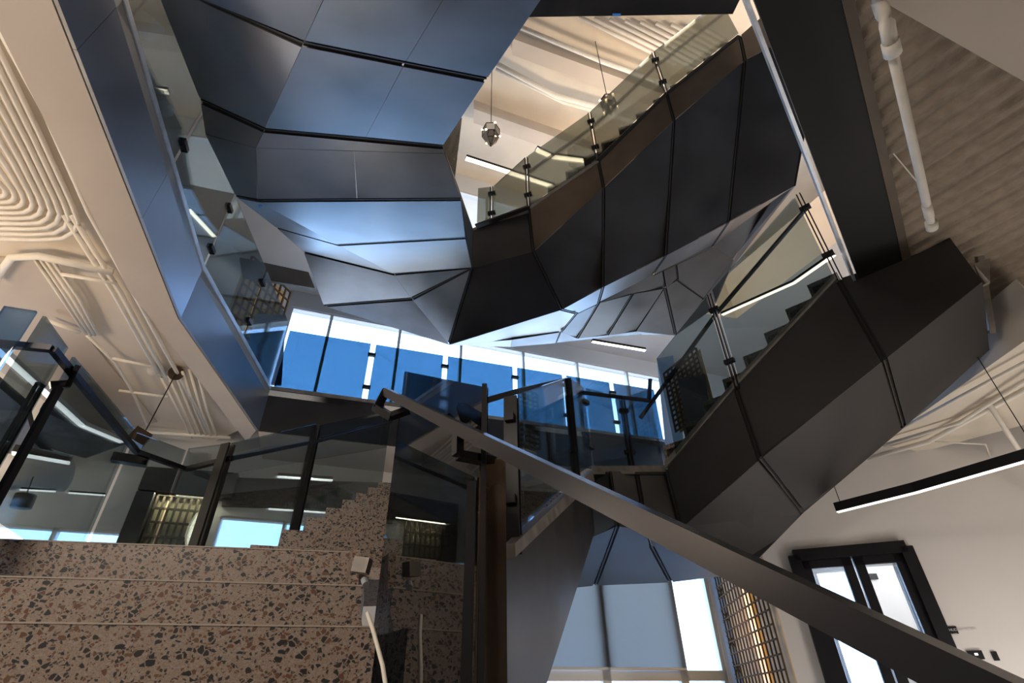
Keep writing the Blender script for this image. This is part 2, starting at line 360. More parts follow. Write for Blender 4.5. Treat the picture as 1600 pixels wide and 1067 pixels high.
# ================================================================== BACK WALL, LOWER LEVEL
WA, WB = (-4.2, 6.6), (1.44, 8.64)
wd = Vector((WB[0]-WA[0], WB[1]-WA[1], 0)).normalized(); wn = Vector((-wd.y, wd.x, 0))
def wp(s, z): p = Vector((*WA, 0))+wd*s; return Vector((p.x, p.y, z+EYE))
def wsz(px, py):
    p = V(px, py, WA, WB); return (p-Vector((*WA, p.z))).dot(wd), p.z-EYE
def wall_with_holes(name, m, P, s0, s1, z0, z1, holes, nrm, th=0.15):
    xs = sorted({s0, s1, *[h[0] for h in holes], *[h[1] for h in holes]}); zs = sorted({z0, z1, *[h[2] for h in holes], *[h[3] for h in holes]})
    mb = MB()
    for i in range(len(xs)-1):
        for j in range(len(zs)-1):
            cx, cz = (xs[i]+xs[i+1])/2, (zs[j]+zs[j+1])/2
            if any(h[0] < cx < h[1] and h[2] < cz < h[3] for h in holes): continue
            mb.poly([P(xs[i], zs[j]), P(xs[i+1], zs[j]), P(xs[i+1], zs[j+1]), P(xs[i], zs[j+1])], nrm*th)
    return struct(mb.build(name, m))
def window(name, P, s0, s1, z0, z1, cols, rows, nrm, fw=0.05, fm='frame', glass='g_clear'):
    ctr = P((s0+s1)/2, z0); root = MB()
    up = nrm
    def br(mb, a, b, w_): mb.bar(a+nrm*.06, b+nrm*.06, w_, .08, nrm)
    o = MB(); br(o, P(s0, z0), P(s1, z0), fw); br(o, P(s0, z1), P(s1, z1), fw); br(o, P(s0, z0), P(s0, z1), fw); br(o, P(s1, z0), P(s1, z1), fw)
    r = struct(o.build(name, fm))
    for c in cols:
        q = MB(); br(q, P(c, z0), P(c, z1), fw); q.build('mullion', fm, r)
    for c in rows:
        q = MB(); br(q, P(s0, c), P(s1, c), fw); q.build('transom', fm, r)
    cs = [s0]+list(cols)+[s1]; rs = [z0]+list(rows)+[z1]
    for i in range(len(cs)-1):
        for j in range(len(rs)-1):
            MB().poly([P(cs[i], rs[j])+nrm*.06, P(cs[i+1], rs[j])+nrm*.06, P(cs[i+1], rs[j+1])+nrm*.06, P(cs[i], rs[j+1])+nrm*.06], nrm*.006).build('pane', glass, r)
    return r
sW0, _ = wsz(0, 850); hz = wsz(60, 822)[1]
h1 = (-9.0, wsz(196, 850)[0], -.6, hz)                                   # strip window at the left
h2 = (wsz(338, 830)[0], wsz(470, 860)[0], -1.2, wsz(380, 808)[1])       # door-like window left of the upper steps
s3a, s3b = wsz(845, 990)[0], wsz(1124, 990)[0]; z3 = 2.45
h3 = (s3a-.3, s3b, -1.2, z3)                                            # tall window with blinds, lower right
# recess for the caged brass opening
h4 = (wsz(205, 850)[0], wsz(316, 850)[0], -1.483, wsz(260, 778)[1])
wall_with_holes('wall_back', 'white', wp, -9, 8.3, FL, 3.4, [h1, h2, h3], wn)
window('window_1', wp, *h1, [-7, -5, -3, -1.2], [], wn)
window('window_2', wp, *h2, [wsz(438, 850)[0]], [], wn)
window('window_3', wp, *h3, [wsz(942, 980)[0], wsz(1058, 980)[0]], [wsz(990, 1055)[1]], wn, fw=.13)
# blinds on the two left lights of window_3
zb_ = wsz(990, 1045)[1]
for x0, x1, lab in ((845, 940, 'grey translucent roller blind on the leftmost tall light, lower right'), (947, 1054, 'grey translucent roller blind on the middle tall light, lower right')):
    a, b = wsz(x0, 980)[0]-.06, wsz(x1, 980)[0]+.06
    if x0 == 845: a = h3[0]+.05
    t = thing('roller_blind', lab, 'blind', wp(a, zb_), 'roller blinds of the lower window')
    MB().poly([wp(a, zb_)-wn*.03, wp(b, zb_)-wn*.03, wp(b, z3)-wn*.03, wp(a, z3)-wn*.03], wn*.004).build('fabric', 'blind', t)
    MB().bar(wp(a, zb_)-wn*.03, wp(b, zb_)-wn*.03, .02, .03).build('hem_bar', 'frame', t)

# low building line outside, seen only at the foot of the windows
# dark header and caged screen beside window_2
def cage(name, label, P, s0, s1, z0, z1, n, nu, nv, group=None, back='brasspanel', rad=.006, wire='brass', lit=False):
    t = thing(name, label, 'screen', P(s0, z0), group)
    MB().poly([P(s0, z0)-n*.02, P(s1, z0)-n*.02, P(s1, z1)-n*.02, P(s0, z1)-n*.02], n*.01).build('backing_board', back, t)
    for i in range(nu+1):
        s = s0+(s1-s0)*i/nu
        MB().bar(P(s, z0)-n*.10, P(s, z1)-n*.10, rad*2, rad*2, n).build('bar', wire, t)
    for j in range(nv+1):
        z = z0+(z1-z0)*j/nv
        MB().bar(P(s0, z)-n*.112, P(s1, z)-n*.112, rad*2, rad*2, n).build('bar', wire, t)
    return t
cage('wire_screen', 'brown wire grid screen over pale panel behind the left railing', wp, h4[0]+.12, h4[1]-.1, -1.2, h4[3], wn, 7, 21, rad=.012, back='cream', wire='brown_edge')
o = MB().poly([wp(h4[0]-.1, h4[3]+.02)-wn*.2, wp(h4[1]+.2, h4[3]+.02)-wn*.2, wp(h4[1]+.2, wsz(280, 738)[1])-wn*.2, wp(h4[0]-.1, wsz(240, 738)[1])-wn*.2], wn*.2).build('wall_header', 'dark')
tag(o, 'black panel box above the brown wire grid screen', 'panel')
o = MB().poly([wp(h4[0]-.1, -1.45)-wn*.2, wp(h4[0]+.09, -1.45)-wn*.2, wp(h4[0]+.09, h4[3])-wn*.2, wp(h4[0]-.1, h4[3])-wn*.2], wn*.19).build('side_post', 'dark')
tag(o, 'black post at the left of the brown wire grid screen', 'post')
# dark upper band to the right of it
o = MB().poly([wp(wsz(345, 800)[0], wsz(345, 792)[1])-wn*.08, wp(wsz(600, 800)[0], wsz(600, 800)[1])-wn*.08, wp(wsz(600, 760)[0], wsz(600, 757)[1])-wn*.08, wp(wsz(345, 760)[0], wsz(345, 748)[1])-wn*.08], wn*.07).build('wall_panel', 'dark')
tag(o, 'dark horizontal wall panel above the small window behind the railing', 'panel')

# ================================================================== RIGHT WALL WITH DOOR
DA, DB = (3.42, 6.87), (4.57, 6.49)
dd = Vector((DB[0]-DA[0], DB[1]-DA[1], 0)).normalized(); dn = Vector((-dd.y, dd.x, 0))
def dp(s, z): p = Vector((*DA, 0))+dd*s; return Vector((p.x, p.y, z+EYE))
def dsz(px, py): p = V(px, py, DA, DB); return (p-Vector((*DA, p.z))).dot(dd), p.z-EYE
ds1 = dsz(1414, 856)[0]; dz = dsz(1330, 862)[1]
dsl = dsz(1243, 1062)[0]
wall_with_holes('wall_right', 'wallr', dp, dsl, 6.5, FL, 3.35, [(0, ds1, FL, dz)], dn)
fr = MB(); fw = .07
for a, b in (((0, FL), (0, dz)), ((ds1, FL), (ds1, dz)), ((0, dz), (ds1, dz))): fr.bar(dp(*a)+dn*.0, dp(*b)+dn*.0, .13, .14, dn)
fr = struct(fr.build('door_1', 'black'))
sm = dsz(1326, 862)[0]
for (a, b) in ((.05, sm-.01), (sm+.01, ds1-.05)):
    q = MB()
    g = .105
    q.bar(dp(a+g/2, FL+.01), dp(a+g/2, dz-.05), g, .05, dn); q.bar(dp(b-g/2, FL+.01), dp(b-g/2, dz-.05), g, .05, dn)
    q.bar(dp(a, dz-.05-g/2), dp(b, dz-.05-g/2), g, .05, dn); q.bar(dp(a, FL+.08), dp(b, FL+.08), .14, .05, dn)
    lf = q.build('door_leaf', 'black', fr)
    MB().poly([dp(a+g, FL+.15), dp(b-g, FL+.15), dp(b-g, dz-.05-g), dp(a+g, dz-.05-g)], dn*.008).build('pane', 'g_clear', lf)
for z_ in (.9, .0, -1.0):
    MB().bar(dp(ds1-.045, z_+.06)-dn*.03, dp(ds1-.045, z_-.06)-dn*.03, .02, .03, dn).build('hinge', 'frame', fr)
# room beyond the door
rb = [dp(-1.2, FL)+dn*3.2, dp(3.4, FL)+dn*3.2, dp(3.4, 1.9)+dn*3.2, dp(-1.2, 1.9)+dn*3.2]
def rp_(s, z): return dp(s, z)+dn*3.4
wall_with_holes('wall_office', 'white', rp_, .15, 4.6, FL, 2.2, [(.25, 1.75, -.9, 1.9)], dn)
window('window_4', rp_, .25, 1.75, -.9, 1.9, [.75, 1.25], [-.2], dn)
struct(MB().poly([dp(-.1, 2.0)+dn*.2, dp(4.6, 2.0)+dn*.2, dp(4.6, 2.0)+dn*3.5, dp(.15, 2.0)+dn*3.5], (0, 0, .1)).build('ceiling_4', 'white'))
o = MB().poly([dp(1.75, FL)+dn*2.6, dp(3.6, FL)+dn*2.6, dp(3.6, 1.8)+dn*2.6, dp(1.75, 1.8)+dn*2.6], dn*.05).build('chalkboard_wall', 'dark'); tag(o, 'dark smudged board wall seen through the right door leaf', 'board')
t = thing('inner_door', 'pale door with long black pull seen through the right door leaf', 'door', dp(1.1, FL)+dn*2.4)
MB().poly([dp(1.05, FL)+dn*2.4, dp(1.7, FL)+dn*2.5, dp(1.7, 1.75)+dn*2.5, dp(1.05, 1.75)+dn*2.4], dn*.04).build('door_slab', 'white', t)
MB().bar(dp(1.16, -.6)+dn*2.33, dp(1.16, 1.35)+dn*2.33, .035, .035, dn).build('pull_handle', 'black', t)
MB().poly([dp(1.25, 1.56)+dn*2.36, dp(1.42, 1.56)+dn*2.4, dp(1.42, 1.64)+dn*2.4, dp(1.25, 1.64)+dn*2.36], dn*.02).build('closer_box', 'black', t)
# wall devices
def wall_box(name, label, cat, px0, py0, px1, py1, t_, m, extra=None):
    s0, z1 = dsz(px0, py0); s1, z0 = dsz(px1, py1)
    t = thing(name, label, cat, dp(s0, z0)-dn*t_)
    MB().poly([dp(s0, z0), dp(s1, z0), dp(s1, z1), dp(s0, z1)], -dn*t_).build('body', m, t)
    return t, s0, s1, z0, z1
t, s0, s1, z0, z1 = wall_box('room_sign', 'small black room sign with two lines of white lettering', 'sign', 1478, 979, 1498, 990, .012, 'black')
def text(body, loc, size, xdir, nrm, parent, m='white', name='lettering'):
    cu = bpy.data.curves.new(name, 'FONT'); cu.body = body; cu.size = size; cu.extrude = .001
    tmp = bpy.data.objects.new('tmp', cu); C.objects.link(tmp); dg = bpy.context.evaluated_depsgraph_get()
    me = bpy.data.meshes.new_from_object(tmp.evaluated_get(dg)); bpy.data.objects.remove(tmp)
    x = xdir.normalized(); y = Vector((0, 0, 1)); z = x.cross(y)
    vs = [loc+x*v.co.x+y*v.co.y+z*v.co.z for v in me.vertices]; fs = [tuple(p.vertices) for p in me.polygons]
    return raw(name, vs, fs, m, parent)
text('HUDDLE ROOM', dp(s0+.01, z1-.045)-dn*.014, .035, dd, dn, t)
text('1.105', dp(s0+.01, z1-.085)-dn*.014, .03, dd, dn, t)
t, s0, s1, z0, z1 = wall_box('thermostat', 'black thermostat with small pale screen, left of two wall devices', 'thermostat', 1510, 1017, 1538, 1030, .03, 'black')
MB().poly([dp(s0+.4*(s1-s0), z0+.45*(z1-z0)), dp(s0+.62*(s1-s0), z0+.45*(z1-z0)), dp(s0+.62*(s1-s0), z0+.7*(z1-z0)), dp(s0+.4*(s1-s0), z0+.7*(z1-z0))], -dn*.034).build('screen', 'ledw', t)
t, s0, s1, z0, z1 = wall_box('light_switch', 'small black switch plate, right of the thermostat', 'switch', 1547, 1018, 1562, 1032, .02, 'black')
MB().poly([dp(s0+.3*(s1-s0), z0+.3*(z1-z0)), dp(s0+.7*(s1-s0), z0+.3*(z1-z0)), dp(s0+.7*(s1-s0), z0+.7*(z1-z0)), dp(s0+.3*(s1-s0), z0+.7*(z1-z0))], -dn*.026).build('rocker', 'black', t)

# ---- caged brass wall and blue X-brace wall between back wall and door wall
GA = wp(h3[1]+.03, 0)-wn*.05; GB = D(1163, 1062, math.hypot(GA.x, GA.y)-.02); GC = dp(dsl+.02, 0)
def seg(a, b):
    a = Vector((a.x, a.y, 0)); b = Vector((b.x, b.y, 0)); u = (b-a).normalized(); n = Vector((-u.y, u.x, 0))
    return (lambda s, z: Vector((a.x+u.x*s, a.y+u.y*s, z+EYE))), (b-a).length, n
PX, LX, NX = seg(GA, GB)
t = thing('braced_panel', 'blue wall panel with a column of dark X marks', 'panel', PX(0, FL))
MB().poly([PX(0, FL), PX(LX, FL), PX(LX, 2.6), PX(0, 2.6)], NX*.05).build('board', 'bluepanel', t)
for k in range(8):
    zc = -1.0+k*.34+.1; q = MB(); h = .085; cs = LX*.62
    q.bar(PX(cs-h*.6, zc-h)-NX*.01, PX(cs+h*.6, zc+h)-NX*.01, .018, .02, NX); q.bar(PX(cs+h*.6, zc-h)-NX*.01, PX(cs-h*.6, zc+h)-NX*.01, .018, .02, NX)
    q.build('cross_mark', 'dark', t)
PG, LG, NG = seg(GB, GC)
cage('wire_screen', 'tall brass wire grid wall beside the blue panel at lower right', PG, .0, LG, FL, 2.45, NG, 14, 26, rad=.009)
PE, LE, NE = seg(GC, dp(-.2, 0))
# behind everything at the junction

# ================================================================== UPPER LEVEL: window wall
UA, UB = (-3.36, 7.75), (1.48, 9.56)
ud = Vector((UB[0]-UA[0], UB[1]-UA[1], 0)).normalized(); un = Vector((-ud.y, ud.x, 0))
def up_(s, z): p = Vector((*UA, 0))+ud*s; return Vector((p.x, p.y, z+EYE))
def usz(px, py): p = V(px, py, UA, UB); return (p-Vector((*UA, p.z))).dot(ud), p.z-EYE
u0, u1 = usz(457, 478)[0], usz(1045, 600)[0]; uh = 6.13
wall_with_holes('wall_upper', 'white', up_, u0-9, u1+6, ZT-.1, 11.6, [(u0, u1, ZT, uh), (-1.0, 9.0, 8.3, 10.6)], un, .2)
cols = [usz(x, y)[0] for x, y in ((507, 545), (620, 560), (720, 570), (820, 600), (908, 620), (990, 640))]
window('window_5', up_, u0, u1, ZT, uh, cols, [], un, fw=.05)
window('window_6', up_, -1.0, 9.0, 8.3, 10.6, [1, 3, 5, 7], [], un, fw=.07)
# side walls: left (upper) and right (upper)
struct(MB().poly([W(-9.5, -6, ZT), W(-9.5, 5.6, ZT), W(-9.5, 5.6, 11.6), W(-9.5, -6, 11.6)], (-.15, 0, 0)).build('wall_left', 'white'))
# return wall at the left end of the window wall with caged amber screen
LW0 = up_(u0-.10, 0); LW1 = W(-5.6, 4.6, 0)
PL, LLn, NL = seg(LW0, LW1)
struct(MB().poly([PL(0, ZT), PL(LLn+3, ZT), PL(LLn+3, 6.5), PL(0, 6.5)], -NL*.15).build('wall_return', 'curtain'))
# ceilings of the upper level round the void
hole2 = [(-2.6, -3), (-3.3, 3.6), (-3.3, 6.6), (4.6, 8.6), (6.2, 5.2), (6.2, -3)]
outer2 = [(-9.5, -8.5), (11, -8.5), (11, 12.2), (8, 12.2), (-9.5, 5.5)]
struct(plate('ceiling_5', outer2, hole2, 6.5, 7.6, 'soffit'))
struct(MB().poly([W(-9.5, -8.5, 11.2), W(13, -8.5, 11.2), W(13, 14, 11.2), W(-9.5, 14, 11.2)], (0, 0, .2)).build('ceiling_6', 'ceil'))
# side and rear walls
def xw(x): return lambda s, z: W(x, s, z)
wall_with_holes('wall_side', 'white', xw(8.9), -8.5, 12.5, FL, 11.4, [(-1, 8, 3.6, 6.3), (-1, 8, 7.8, 11)], Vector((1, 0, 0)))
window('window_7', xw(8.9), -1, 8, 3.6, 6.3, [.5, 2, 3.5, 5, 6.5], [], Vector((1, 0, 0)), fw=.07)
window('window_8', xw(8.9), -1, 8, 7.8, 11, [.5, 2, 3.5, 5, 6.5], [], Vector((1, 0, 0)), fw=.07)
struct(MB().poly([W(-12, -6.5, FL), W(9, -6.5, FL), W(9, -6.5, 11.4), W(-12, -6.5, 11.4)], (0, -.15, 0)).build('wall_rear', 'dark'))
struct(MB().poly([W(-11.5, -6.5, FL), W(-11.5, 5, FL), W(-11.5, 5, 3.1), W(-11.5, -6.5, 3.1)], (-.15, 0, 0)).build('wall_left_lower', 'white'))

# ================================================================== UPPER RIBBON (two flights and a folded landing hung overhead)
def node(px, py, z): return Z(px, py, z)
up_t = thing('folded_stair', 'large folded black steel stair overhead with blue sky reflections', 'stair', Z(702, 539, 4.3))
bk = (MB(), [])
N = dict(
 A0=(505, 0, 2.95), A0b=(560, -110, 2.6), R0=(845, 0, 2.8), R0b=(925, -110, 2.45), AC=(474, 68, 3.25), AR=(760, 125, 3.2),
 BL=(313, 157, 3.95), BC=(413, 203, 3.72), BR=(691, 229, 3.70), BK=(400, 231, 3.76), BL2=(321, 210, 4.0), BR2=(694, 240, 3.72),
 CL=(369, 308, 4.65), CC=(402, 314, 4.02), CR=(720, 312, 3.90), A0M=(692, 0, 2.88), AM=(632, 100, 3.22), BM=(570, 217, 3.71), BKM=(553, 236, 3.74), CM=(558, 313, 3.96), DL=(432, 356, 4.85), DC=(527, 383, 4.42), DR=(727, 372, 4.35),
 EL=(474, 393, 5.0), EC=(615, 428, 4.68), HR=(737, 419, 4.80), FL_=(506, 478, 5.2), FC=(643, 467, 4.95), G=(702, 539, 4.66))
P = {k: node(*v) for k, v in N.items()}
P['AL'] = Z(312, 0, 3.6); P['ALb'] = Z(235, -40, 3.55)
def onplane(n_, a, b, c):              # keeps a sheet flat: the node meets the plane of three others
    a, b, c = P[a], P[b], P[c]; nn_ = (b-a).cross(c-a); r = P[n_]-EYEV; P[n_] = EYEV+r*((a-EYEV).dot(nn_)/r.dot(nn_))
for q_ in ('AC AR BR BC', 'AM AR BR BC', 'BM AR BR BC', 'A0 R0 AR AC', 'A0M R0 AR AC', 'BK BR2 CR CC', 'BKM BR2 CR CC', 'CM BR2 CR CC', 'DC CC CR DR', 'EC DC DR HR', 'EL EC FC FL_', 'DL DC EC EL', 'CL CC DC DL'):
    onplane(*q_.split())
def ribbon(prefix, fac, mt, parent, bk, jw=.024):
    for names, ed in fac: panel('soffit_panel', [prefix[n] for n in names.split()], ed, mt, parent, .010, bk, jw)
# side and soffit sheets, joint by joint
ribbon(P, [('A0b R0b R0 A0', 'cccc')], 'steel', up_t, None)
ribbon(P, [('A0 A0M AM AC', 'ccjc'), ('A0M R0 AR AM', 'ccjc'), ('ALb A0b A0 AC AL', 'cccjc'), ('AL AC BC BL ALb', 'jcjcc'), ('AC AM BM BC', 'jcjc'), ('AM AR BR BM', 'jcjc'),
           ('BL BC BK BL2', 'jccc'), ('BL2 BK CC CL', 'ccjc'), ('BC BR BR2 BK', 'jccc'), ('BK BKM CM CC', 'ccjc'), ('BKM BR2 CR CM', 'ccjc'),
           ('CL CC DC DL', 'jcjc'), ('CC CR DR DC', 'jcjc'), ('DL DC EC EL', 'jcjc'), ('DC DR HR EC', 'jcjc'),
           ('EL EC FC FL_', 'jcjc'), ('EC HR FC', 'jjc'), ('FL_ FC G', 'jcc'), ('FC HR G', 'jjc')], 'steel', up_t, bk, .034)
finish_back(bk, up_t)
# flight rising right: stringer face, lower blue chamfer and the small facets beneath
DPA, DPB = (-0.53, 5.32), (3.52, 3.85)
def dpl(px, py): return V(px, py, DPA, DPB)
def dk(px, py, k): p = V(px, py, DPA, DPB)-EYEV; return p*k+EYEV
T = {}
for i, (x, y) in enumerate(((739, 360), (826, 327), (935, 252), (1042, 147), (1156, 56), (1300, -70))): T['t%d' % i] = dpl(x, y)
for i, (x, y, k) in enumerate(((737, 419, 1.0), (833, 393, 1.01), (943, 293, 1.01), (1053, 188, 1.01), (1164, 94, 1.01), (1290, 30, 1.01))): T['m%d' % i] = dk(x, y, k)
T['m0'] = P['HR']
for i, (x, y, k) in enumerate(((702, 539, 1.24), (878, 484, 1.18), (942, 449, 1.18), (1040, 400, 1.19), (1138, 348, 1.21), (1243, 290, 1.23))): T['b%d' % i] = dk(x, y, k)
T['b0'] = P['G']
fl = thing('stair_flight', 'dark steel stair flight rising to the top right above the folded landing', 'stair', T['t0'])
bk = (MB(), [])
for i in range(5):
    a, b, c, d = T['t%d' % i], T['t%d' % (i+1)], T['m%d' % (i+1)], T['m%d' % i]
    panel('side_panel', [a, b, c, d], 'cjcj' if i else 'cjcc', 'band' if i else 'steel_dark', fl, .015, bk)
    a, b, c, d = T['m%d' % i], T['m%d' % (i+1)], T['b%d' % (i+1)], T['b%d' % i]
    panel('side_panel', [a, b, c, d], 'cjcj', 'steel_dark', fl, .015, bk)
S = {}
def sz(n, x, y, z): S[n] = Z(x, y, z)
for n, x, y, z in (('s1', 901, 490, 4.90), ('s2', 935, 474, 5.15), ('s3', 1020, 429, 5.45), ('s4', 1113, 385, 5.85), ('s5', 1210, 310, 6.3),
                   ('u1', 877, 519, 5.0), ('u2', 902, 529, 5.25), ('u3', 988, 460, 5.35), ('u4', 949, 524, 5.4), ('u5', 1039, 451, 5.55), ('u6', 994, 518, 5.5),
                   ('u7', 1056, 524, 5.6), ('u8', 1059, 437, 5.7), ('u9', 1100, 466, 5.75), ('v1', 1055, 412, 5.68), ('v2', 1034, 421, 5.55), ('v3', 1145, 405, 6.0),
                   ('w0', 798, 542, 4.9), ('w1', 870, 536, 5.2), ('w2', 950, 527, 5.45), ('w3', 1005, 523, 5.6), ('x1', 800, 531, 4.8), ('v4', 1112, 484, 5.9), ('y1', 1205, 338, 6.4), ('y2', 1132, 434, 6.1)): sz(n, x, y, z)
S['b0'], S['b1'], S['b2'], S['b3'], S['b4'], S['b5'] = [T['b%d' % i] for i in range(6)]
for names, ed in (('b0 b1 s1 u1 x1', 'cjjcc'), ('b1 b2 s2 s1', 'cjcj'), ('b2 b3 s3 s2', 'cjcj'), ('b3 b4 s4 s3', 'cjcj'), ('b4 b5 s5 s4', 'cccj'),
                  ('b0 x1 w0', 'ccc'), ('s1 s2 u2 u1', 'jjcj'), ('s2 u3 u4 u2', 'cjcj'), ('s2 s3 v2 u5 u3', 'cccjc'), ('u3 u5 u6 u4', 'cjcj'), ('u5 u7 u6', 'jcc'),
                  ('v2 v1 u8 u5', 'cccj'), ('u5 u8 u9 u7', 'cjcj'), ('v1 s4 v3 u9 u8', 'ccccj'), ('s4 s5 v3', 'ccc'), ('s3 s4 v1 v2', 'cccc'), ('x1 u1 w1 w0', 'cjcc'), ('u1 u2 u4 w2 w1', 'cccjc'), ('u4 u6 w3 w2', 'ccjc'), ('u6 u7 w3', 'ccc'), ('u9 v3 v4 u7', 'cccc'), ('b5 y1 y2 v3 s5', 'ccccc'), ('v3 y2 v4', 'ccc')):
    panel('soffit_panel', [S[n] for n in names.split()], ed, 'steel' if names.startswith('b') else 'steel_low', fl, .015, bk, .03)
finish_back(bk, fl)
# thin coping along the top of the stringer
for i in range(4):
    MB().bar(T['t%d' % i]+Vector((0, .02, .01)), T['t%d' % (i+1)]+Vector((0, .02, .01)), .05, .06).build('coping', 'coping' if i < 2 else 'black', fl)
# curved inner stringer of the overhead flight
q = [Z(691, 226, 3.9), Z(722, 184, 4.4), Z(711, 277, 4.35), Z(740, 360, 5.2), Z(737, 419, 4.82), Z(720, 312, 4.18)]
panel('inner_stringer', [q[0], q[1], q[2]], 'ccc', 'bronze', up_t, .02)
panel('inner_stringer', [q[0], q[2], q[3], q[4], q[5]], 'ccccc', 'steel_dark', up_t, .02)
# steps of the rising flight: notches proud of the coping
def steps_on(A, B, n, width, back, parent, m='terrazzo', up=.10, th=.05, first=0, name='step'):
    A = Vector(A); B = Vector(B); run = (B-A)/n; h = Vector((run.x, run.y, 0)); rise = run.z; nb = Vector(back).normalized()
    for i in range(first, n):
        p = A+run*i; top = p.z+up+rise
        base = Vector((p.x, p.y, top-th))
        mb = MB().poly([base+nb*.04, base+h*1.06+nb*.04, base+h*1.06+nb*width, base+nb*width], (0, 0, th))
        b2 = Vector((p.x, p.y, top-rise-.02))
        mb.poly([b2+nb*.04, b2+h*.12+nb*.04, b2+h*.12+nb*width, b2+nb*width], (0, 0, rise-.01))
        mb.build(name, m, parent)
db = Vector((.34, .94, 0))
steps_on(T['t1'], T['t4'], 12, 1.35, db, fl, up=.02)
panel('landing_plate', [Z(742, 352, 5.72), Z(826, 322, 5.75), dpl(826, 322)+db*1.3, Z(742, 352, 5.72)+db*1.3], 'cccc', 'steel_dark', fl, .03)

# ---- guard rail builder: panes clamped between slim posts
def guard(name, label, base, top, m, gap=.045, posts=(), rails=(), group=None, th=.012, clamps=True, gapends=(True, True), pm='black', rail_r=(.012, .045), rail_m='black', mids=None, post_w=.05):
    """base/top: matching points along the run; a pane between each pair. posts: indices carrying a double flat post."""
    t = thing(name, label, 'railing', base[0], group); n_ = len(base)
    for i in range(n_-1):
        a, b, c, d = Vector(base[i]), Vector(base[i+1]), Vector(top[i+1]), Vector(top[i])
        u = (b-a).normalized(); g = gap if isinstance(gap, (int, float)) else gap[i]
        a2 = a+u*g*.5; b2 = b-u*g*.5; c2 = c-u*g*.5; d2 = d+u*g*.5
        w_ = u.cross(Vector((0, 0, 1))).normalized()
        MB().poly([a2-w_*th/2, b2-w_*th/2, c2-w_*th/2, d2-w_*th/2], w_*th).build('glass_pane', m, t)
    for i in range(n_):
        a, d = Vector(base[i]), Vector(top[i]); u = (Vector(base[min(i+1, n_-1)])-Vector(base[max(i-1, 0)])).normalized(); u.z = 0; u.normalize()
        if i in posts:
            mb = MB(); hh = (d-a)*1.0
            for s in (-1, 1): mb.bar(a+u*s*.018-Vector((0, 0, .08)), a+u*s*.018+hh*.98, .012, post_w, u.cross(Vector((0, 0, 1))))
            mb.build('post', pm, t)
        if clamps and (i > 0 and i < n_-1 or i in posts):
            for k in (.22, .80):
                p = a+(d-a)*k; MB().bar(p-u*.055, p+u*.055, .05, .045).build('clamp', 'black', t)
    for r in rails:
        q = MB()
        for i in range(len(r)-1): q.bar(r[i], r[i+1], rail_r[0]*2, rail_r[1])
        q.build('handrail', rail_m, t)
    return t
H = Vector((0, 0, 1))
# upper flight guard
bp = [Z(742, 348, 5.75), dpl(768, 345), dpl(826, 322), dpl(933, 246), dpl(1040, 142), dpl(1156, 50)]
tp = [dpl(724, 300), dpl(757, 278), dpl(820, 253), dpl(915, 170), dpl(1014, 88), dpl(1120, -15)]
for i in range(len(tp)): tp[i] = Vector((bp[i].x, bp[i].y, bp[i].z+(1.12 if i > 1 else .75)))
off = Vector((-.1, -.3, 0))*.0
rl = [b+H*.86+db*.08 for b in bp[2:]]
guard('glass_guardrail', 'smoked glass guardrail climbing along the upper stair flight', bp, tp, 'g_warm', posts=(1, 2, 3, 4), rails=[rl], gap=.06)

# ================================================================== MIDDLE FLIGHT (rises right to the upper floor) and its landing
CA, CB = (1.63, 5.44), (3.26, 3.94)
def cp(px, py): return V(px, py, CA, CB)
md = thing('stair_flight', 'black steel stair flight in the middle right, rising from landing to upper floor', 'stair', cp(1040, 733))
bk = (MB(), [])
K = {n: cp(x, y) for n, x, y in (('t0', 1040, 733), ('t1', 1150, 606), ('t2', 1309, 436), ('t3', 1420, 400), ('t4', 1480, 365), ('b0', 1064, 826), ('b1', 1188, 717), ('b2', 1382, 562), ('b3', 1535, 440), ('x2', 1362, 486))}
K['f0'] = Z(1171, 886, 1.20); K['f1'] = Z(1254, 801, 1.72); K['f2'] = Z(1412, 667, 2.3); K['f3'] = Z(1546, 545, 2.72)
panel('side_panel', [K['t0'], K['t1'], K['b1'], K['b0']], 'cjcj', 'steel_dark', md, .015, bk, .03)
panel('side_panel', [K['t1'], K['t2'], K['b2'], K['b1']], 'cjcj', 'steel_dark', md, .015, bk, .03)
panel('side_panel', [K['t2'], K['t3'], K['t4'], K['b3'], K['b2']], 'ccccj', 'steel_dark', md, .015, bk, .03)
panel('soffit_panel', [K['b0'], K['b1'], K['f1'], K['f0']], 'cjcj', 'steel_dark', md, .015, bk, .03)
panel('soffit_panel', [K['b1'], K['b2'], K['f2'], K['f1']], 'cjcj', 'steel_dark', md, .015, bk, .03)
panel('soffit_panel', [K['b2'], K['b3'], K['f3'], K['f2']], 'cccj', 'steel_dark', md, .015, bk, .03)
# far stringer of this flight
cb = Vector((.677, .736, 0))
MB().poly([K['f0'], K['f1'], K['f2'], K['f3'], K['f3']+H*.5, K['f2']+H*.5, K['f1']+H*.5, K['f0']+H*.5], cb*.02).build('far_stringer', 'steel_dark', md)
finish_back(bk, md)
for a, b in (('t0', 't1'), ('t1', 't2')):
    MB().poly([K[a]+H*.015, K[b]+H*.015, K[b]+H*.085, K[a]+H*.085], cb*.06).build('coping', 'coping', md)
steps_on(K['t0']+H*.03, K['t2']+H*.03, 8, 1.4, cb, md, up=.08)
# end bracket at the upper floor
MB().bar(Z(1530, 400, 3.3), Z(1549, 520, 2.75), .05, .05).build('end_trim', 'coping', md)
MB().poly([Z(1522, 412, 3.2), Z(1547, 403, 3.2), Z(1547, 440, 3.0), Z(1536, 445, 3.0)], (0.02, 0.03, 0)).build('end_trim', 'coping', md)
